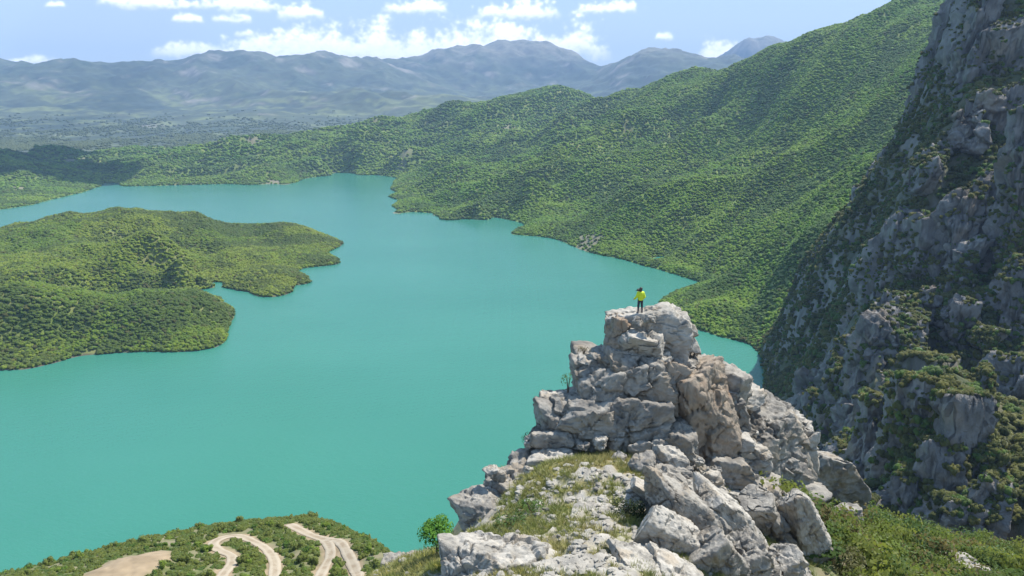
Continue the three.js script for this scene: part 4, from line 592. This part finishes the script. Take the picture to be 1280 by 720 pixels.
// ---------------------------------------------------------------- person on the summit block, seen from behind, hair blown to the left
{
  const ray0 = (() => { const rc = new THREE.Raycaster(), o = scene.getObjectByName('rock_outcrop'); o.updateMatrixWorld(true); const d = V(...ray(801, 392)).normalize(); rc.set(CAM, d); const hit = rc.intersectObjects(o.children.filter((c) => c.position.distanceTo(atD(801, 400, 49).sub(o.position)) < 6), false)[0]; return hit ? hit.point : atD(801, 392, 48.3); })();
  const under = (x, z) => { const rc = new THREE.Raycaster(V(x, ray0.y + 1.2, z), V(0, -1, 0)), o = scene.getObjectByName('rock_outcrop'), h = rc.intersectObjects(o.children, false)[0]; return h ? h.point.y : ray0.y; };
  const at = ray0.clone(); at.z -= 0.35; at.y = Math.max(under(at.x - 0.14, at.z), under(at.x + 0.14, at.z));
  const fl = under(at.x - 0.14, at.z) - at.y, fr = under(at.x + 0.14, at.z) - at.y;
  const cap = (p, a, b, ra, rb) => { const bx = b[0] - a[0], by = b[1] - a[1], bz = b[2] - a[2], px = p[0] - a[0], py = p[1] - a[1], pz = p[2] - a[2], t = clamp((px * bx + py * by + pz * bz) / (bx * bx + by * by + bz * bz)); return Math.hypot(px - bx * t, py - by * t, pz - bz * t) - lerp(ra, rb, t); };
  const smin = (a, b, k) => { const h = clamp(0.5 + 0.5 * (b - a) / k); return lerp(b, a, h) - k * h * (1 - h); };
  const dig = Math.max(-0.12, fl), dig2 = Math.max(-0.12, fr);
  // joints: the back is towards the camera (+z)
  const bones = {
    torso: [[[0, 0.95, 0], [0, 1.12, 0.0], 0.135, 0.125], [[0, 1.12, 0], [0, 1.34, 0.02], 0.125, 0.15], [[-0.12, 1.37, 0.01], [0.12, 1.37, 0.01], 0.075, 0.075], [[0, 1.38, 0.01], [0, 1.5, -0.01], 0.06, 0.052]],
    armL: [[[-0.17, 1.38, 0.01], [-0.27, 1.14, 0.03], 0.055, 0.046], [[-0.27, 1.14, 0.03], [-0.33, 0.98, -0.14], 0.044, 0.032]],
    armR: [[[0.17, 1.38, 0.01], [0.25, 1.13, 0.05], 0.055, 0.046], [[0.25, 1.13, 0.05], [0.20, 0.95, -0.12], 0.044, 0.032]],
    legs: [[[-0.085, 0.93, 0], [-0.12, 0.5, -0.01], 0.088, 0.058], [[-0.12, 0.5, -0.01], [-0.14, 0.09 + dig, 0.02], 0.058, 0.036], [[0.085, 0.93, 0], [0.12, 0.5, -0.02], 0.088, 0.058], [[0.12, 0.5, -0.02], [0.14, 0.09 + dig2, 0.01], 0.058, 0.036]],
    feet: [[[-0.14, 0.05 + dig, 0.05], [-0.155, 0.035 + dig, -0.15], 0.045, 0.034], [[0.14, 0.05 + dig2, 0.04], [0.16, 0.035 + dig2, -0.16], 0.045, 0.034]],
    head: [[[0, 1.57, 0], [0, 1.66, 0.01], 0.078, 0.092], [[0, 1.56, -0.05], [0, 1.6, -0.06], 0.05, 0.06], [[0, 1.6, -0.11], [0, 1.585, -0.122], 0.012, 0.014], [[-0.095, 1.6, 0], [-0.095, 1.63, 0.005], 0.014, 0.018], [[0.095, 1.6, 0], [0.095, 1.63, 0.005], 0.014, 0.018]],
  };
  const hand = (w, e, side) => {                                // palm, four bent fingers, thumb
    const d = V(...w).sub(V(...e)).normalize(), s = V(side, 0, 0.2).normalize(), u = d.clone().cross(s).normalize(); s.crossVectors(u, d).normalize();
    const p = (a, b, c) => { const v = V(...w).addScaledVector(d, a).addScaledVector(s, b).addScaledVector(u, c); return [v.x, v.y, v.z]; }, out = [[p(0, 0, 0), p(0.075, 0.0, 0), 0.028, 0.03], [p(0.03, -0.012, 0), p(0.08, -0.022, 0), 0.02, 0.02]];
    [[-0.030, 0.066], [-0.010, 0.078], [0.011, 0.073], [0.030, 0.056]].forEach(([o, l]) => { out.push([p(0.08, o, 0), p(0.08 + l * 0.55, o, 0.008), 0.0095, 0.009]); out.push([p(0.08 + l * 0.55, o, 0.008), p(0.08 + l * 0.9, o, 0.034), 0.009, 0.0075]); });
    out.push([p(0.02, -0.028, 0), p(0.055, -0.058, 0.012), 0.012, 0.0105]); out.push([p(0.055, -0.058, 0.012), p(0.085, -0.062, 0.026), 0.0105, 0.0085]); return out;
  };
  bones.handL = hand([-0.33, 0.98, -0.14], [-0.27, 1.14, 0.03], 1); bones.handR = hand([0.20, 0.95, -0.12], [0.25, 1.13, 0.05], -1);
  const dist = (p, list, k) => { let d = 9; for (const [a, b, ra, rb] of list) d = smin(d, cap(p, a, b, ra, rb), k); return d; };
  function surface(field, c, half, res) {
    const mc = new MarchingCubes(res, new THREE.MeshStandardMaterial(), false, false, 120000); mc.isolation = 0;
    for (let k = 0; k < res; k++) for (let j = 0; j < res; j++) for (let i = 0; i < res; i++) mc.field[i + j * res + k * res * res] = -field([c[0] + half * (i - res / 2) / (res / 2), c[1] + half * (j - res / 2) / (res / 2), c[2] + half * (k - res / 2) / (res / 2)]);
    mc.update(); const n = mc.count, g = new THREE.BufferGeometry(); g.setAttribute('position', new THREE.BufferAttribute(mc.positionArray.slice(0, n * 3), 3)); g.scale(half, half, half); g.translate(...c); const m = mergeVertices(g, 1e-5); m.computeVertexNormals(); return m;
  }
  const P = new THREE.Group(); P.position.copy(at); P.rotation.y = R(8);
  const skin = new THREE.MeshStandardMaterial({ color: new THREE.Color().setRGB(0.52, 0.33, 0.24), roughness: 0.6 });
  const jacketMat = new THREE.MeshStandardMaterial({ color: new THREE.Color().setRGB(0.55, 0.66, 0.025), roughness: 0.7 }), legMat = new THREE.MeshStandardMaterial({ color: new THREE.Color().setRGB(0.03, 0.03, 0.045), roughness: 0.85 }), hairMat = new THREE.MeshStandardMaterial({ color: new THREE.Color().setRGB(0.022, 0.016, 0.013), roughness: 0.5 }), shoeMat = new THREE.MeshStandardMaterial({ color: new THREE.Color().setRGB(0.035, 0.035, 0.04), roughness: 0.8 });
  const main = (p) => smin(smin(smin(dist(p, bones.torso, 0.05), dist(p, bones.legs, 0.03), 0.05), smin(dist(p, bones.armL, 0.03), dist(p, bones.armR, 0.03), 0.02), 0.035), smin(dist(p, bones.head, 0.03), dist(p, bones.feet, 0.02), 0.02), 0.02);
  const body = mergeGeometries([surface(main, [0, 0.87, 0], 0.95, 118), ...[bones.handL, bones.handR].map((h) => surface((p) => dist(p, h, 0.008), [(h[0][0][0] + h[0][1][0]) / 2, (h[0][0][1] + h[0][1][1]) / 2 - 0.04, (h[0][0][2] + h[0][1][2]) / 2 - 0.03], 0.15, 84))]);
  part(P, body, skin, 'body');
  const wave = (p) => 0.012 * N3(p[0] * 11, p[1] * 11, p[2] * 11);
  part(P, surface((p) => Math.max(smin(dist(p, bones.torso, 0.06), smin(dist(p, bones.armL, 0.03), dist(p, bones.armR, 0.03), 0.02), 0.05) - 0.034 + wave(p), 0.90 - p[1], p[1] - 1.47), [0, 1.2, 0], 0.48, 84), jacketMat, 'jacket');
  part(P, surface((p) => Math.max(smin(dist(p, bones.legs, 0.03), dist(p, [bones.torso[0]], 0.03), 0.04) - 0.012, p[1] - 0.96, 0.10 - p[1]), [0, 0.55, 0], 0.56, 84), legMat, 'leggings');
  part(P, surface((p) => Math.max(dist(p, bones.feet, 0.03) - 0.014, p[1] - 0.13), [0, 0.05, -0.05], 0.3, 64), shoeMat, 'shoes');
  const hair = [[[0, 1.64, 0.02], [0, 1.67, 0.02], 0.104, 0.1], [[0, 1.58, 0.06], [0, 1.5, 0.08], 0.07, 0.05], [[-0.05, 1.62, 0.06], [-0.22, 1.60, 0.08], 0.075, 0.045], [[-0.22, 1.60, 0.08], [-0.36, 1.555, 0.05], 0.045, 0.012], [[-0.06, 1.56, 0.07], [-0.25, 1.53, 0.1], 0.05, 0.018], [[-0.1, 1.66, 0.04], [-0.3, 1.65, 0.06], 0.04, 0.01]];
  part(P, surface((p) => Math.max(dist(p, hair, 0.03) + 0.6 * wave([p[0] * 0.6, p[1] * 3, p[2] * 3]), -0.045 - p[2]), [-0.12, 1.6, 0], 0.32, 70), hairMat, 'hair');
  for (const s of [-1, 1]) { const e = new THREE.SphereGeometry(0.012, 10, 8); e.translate(s * 0.033, 1.615, -0.098); part(P, e, hairMat, 'eye'); }
  const mouth = new THREE.CapsuleGeometry(0.005, 0.035, 3, 6); mouth.rotateZ(Math.PI / 2); mouth.translate(0, 1.553, -0.108); part(P, mouth, new THREE.MeshStandardMaterial({ color: new THREE.Color().setRGB(0.4, 0.14, 0.12) }), 'mouth');
  put(P, 'person', 'person in a bright yellow jacket and dark leggings on the summit block, hair blowing sideways', 'person');
}
renderer.render(scene, camera);
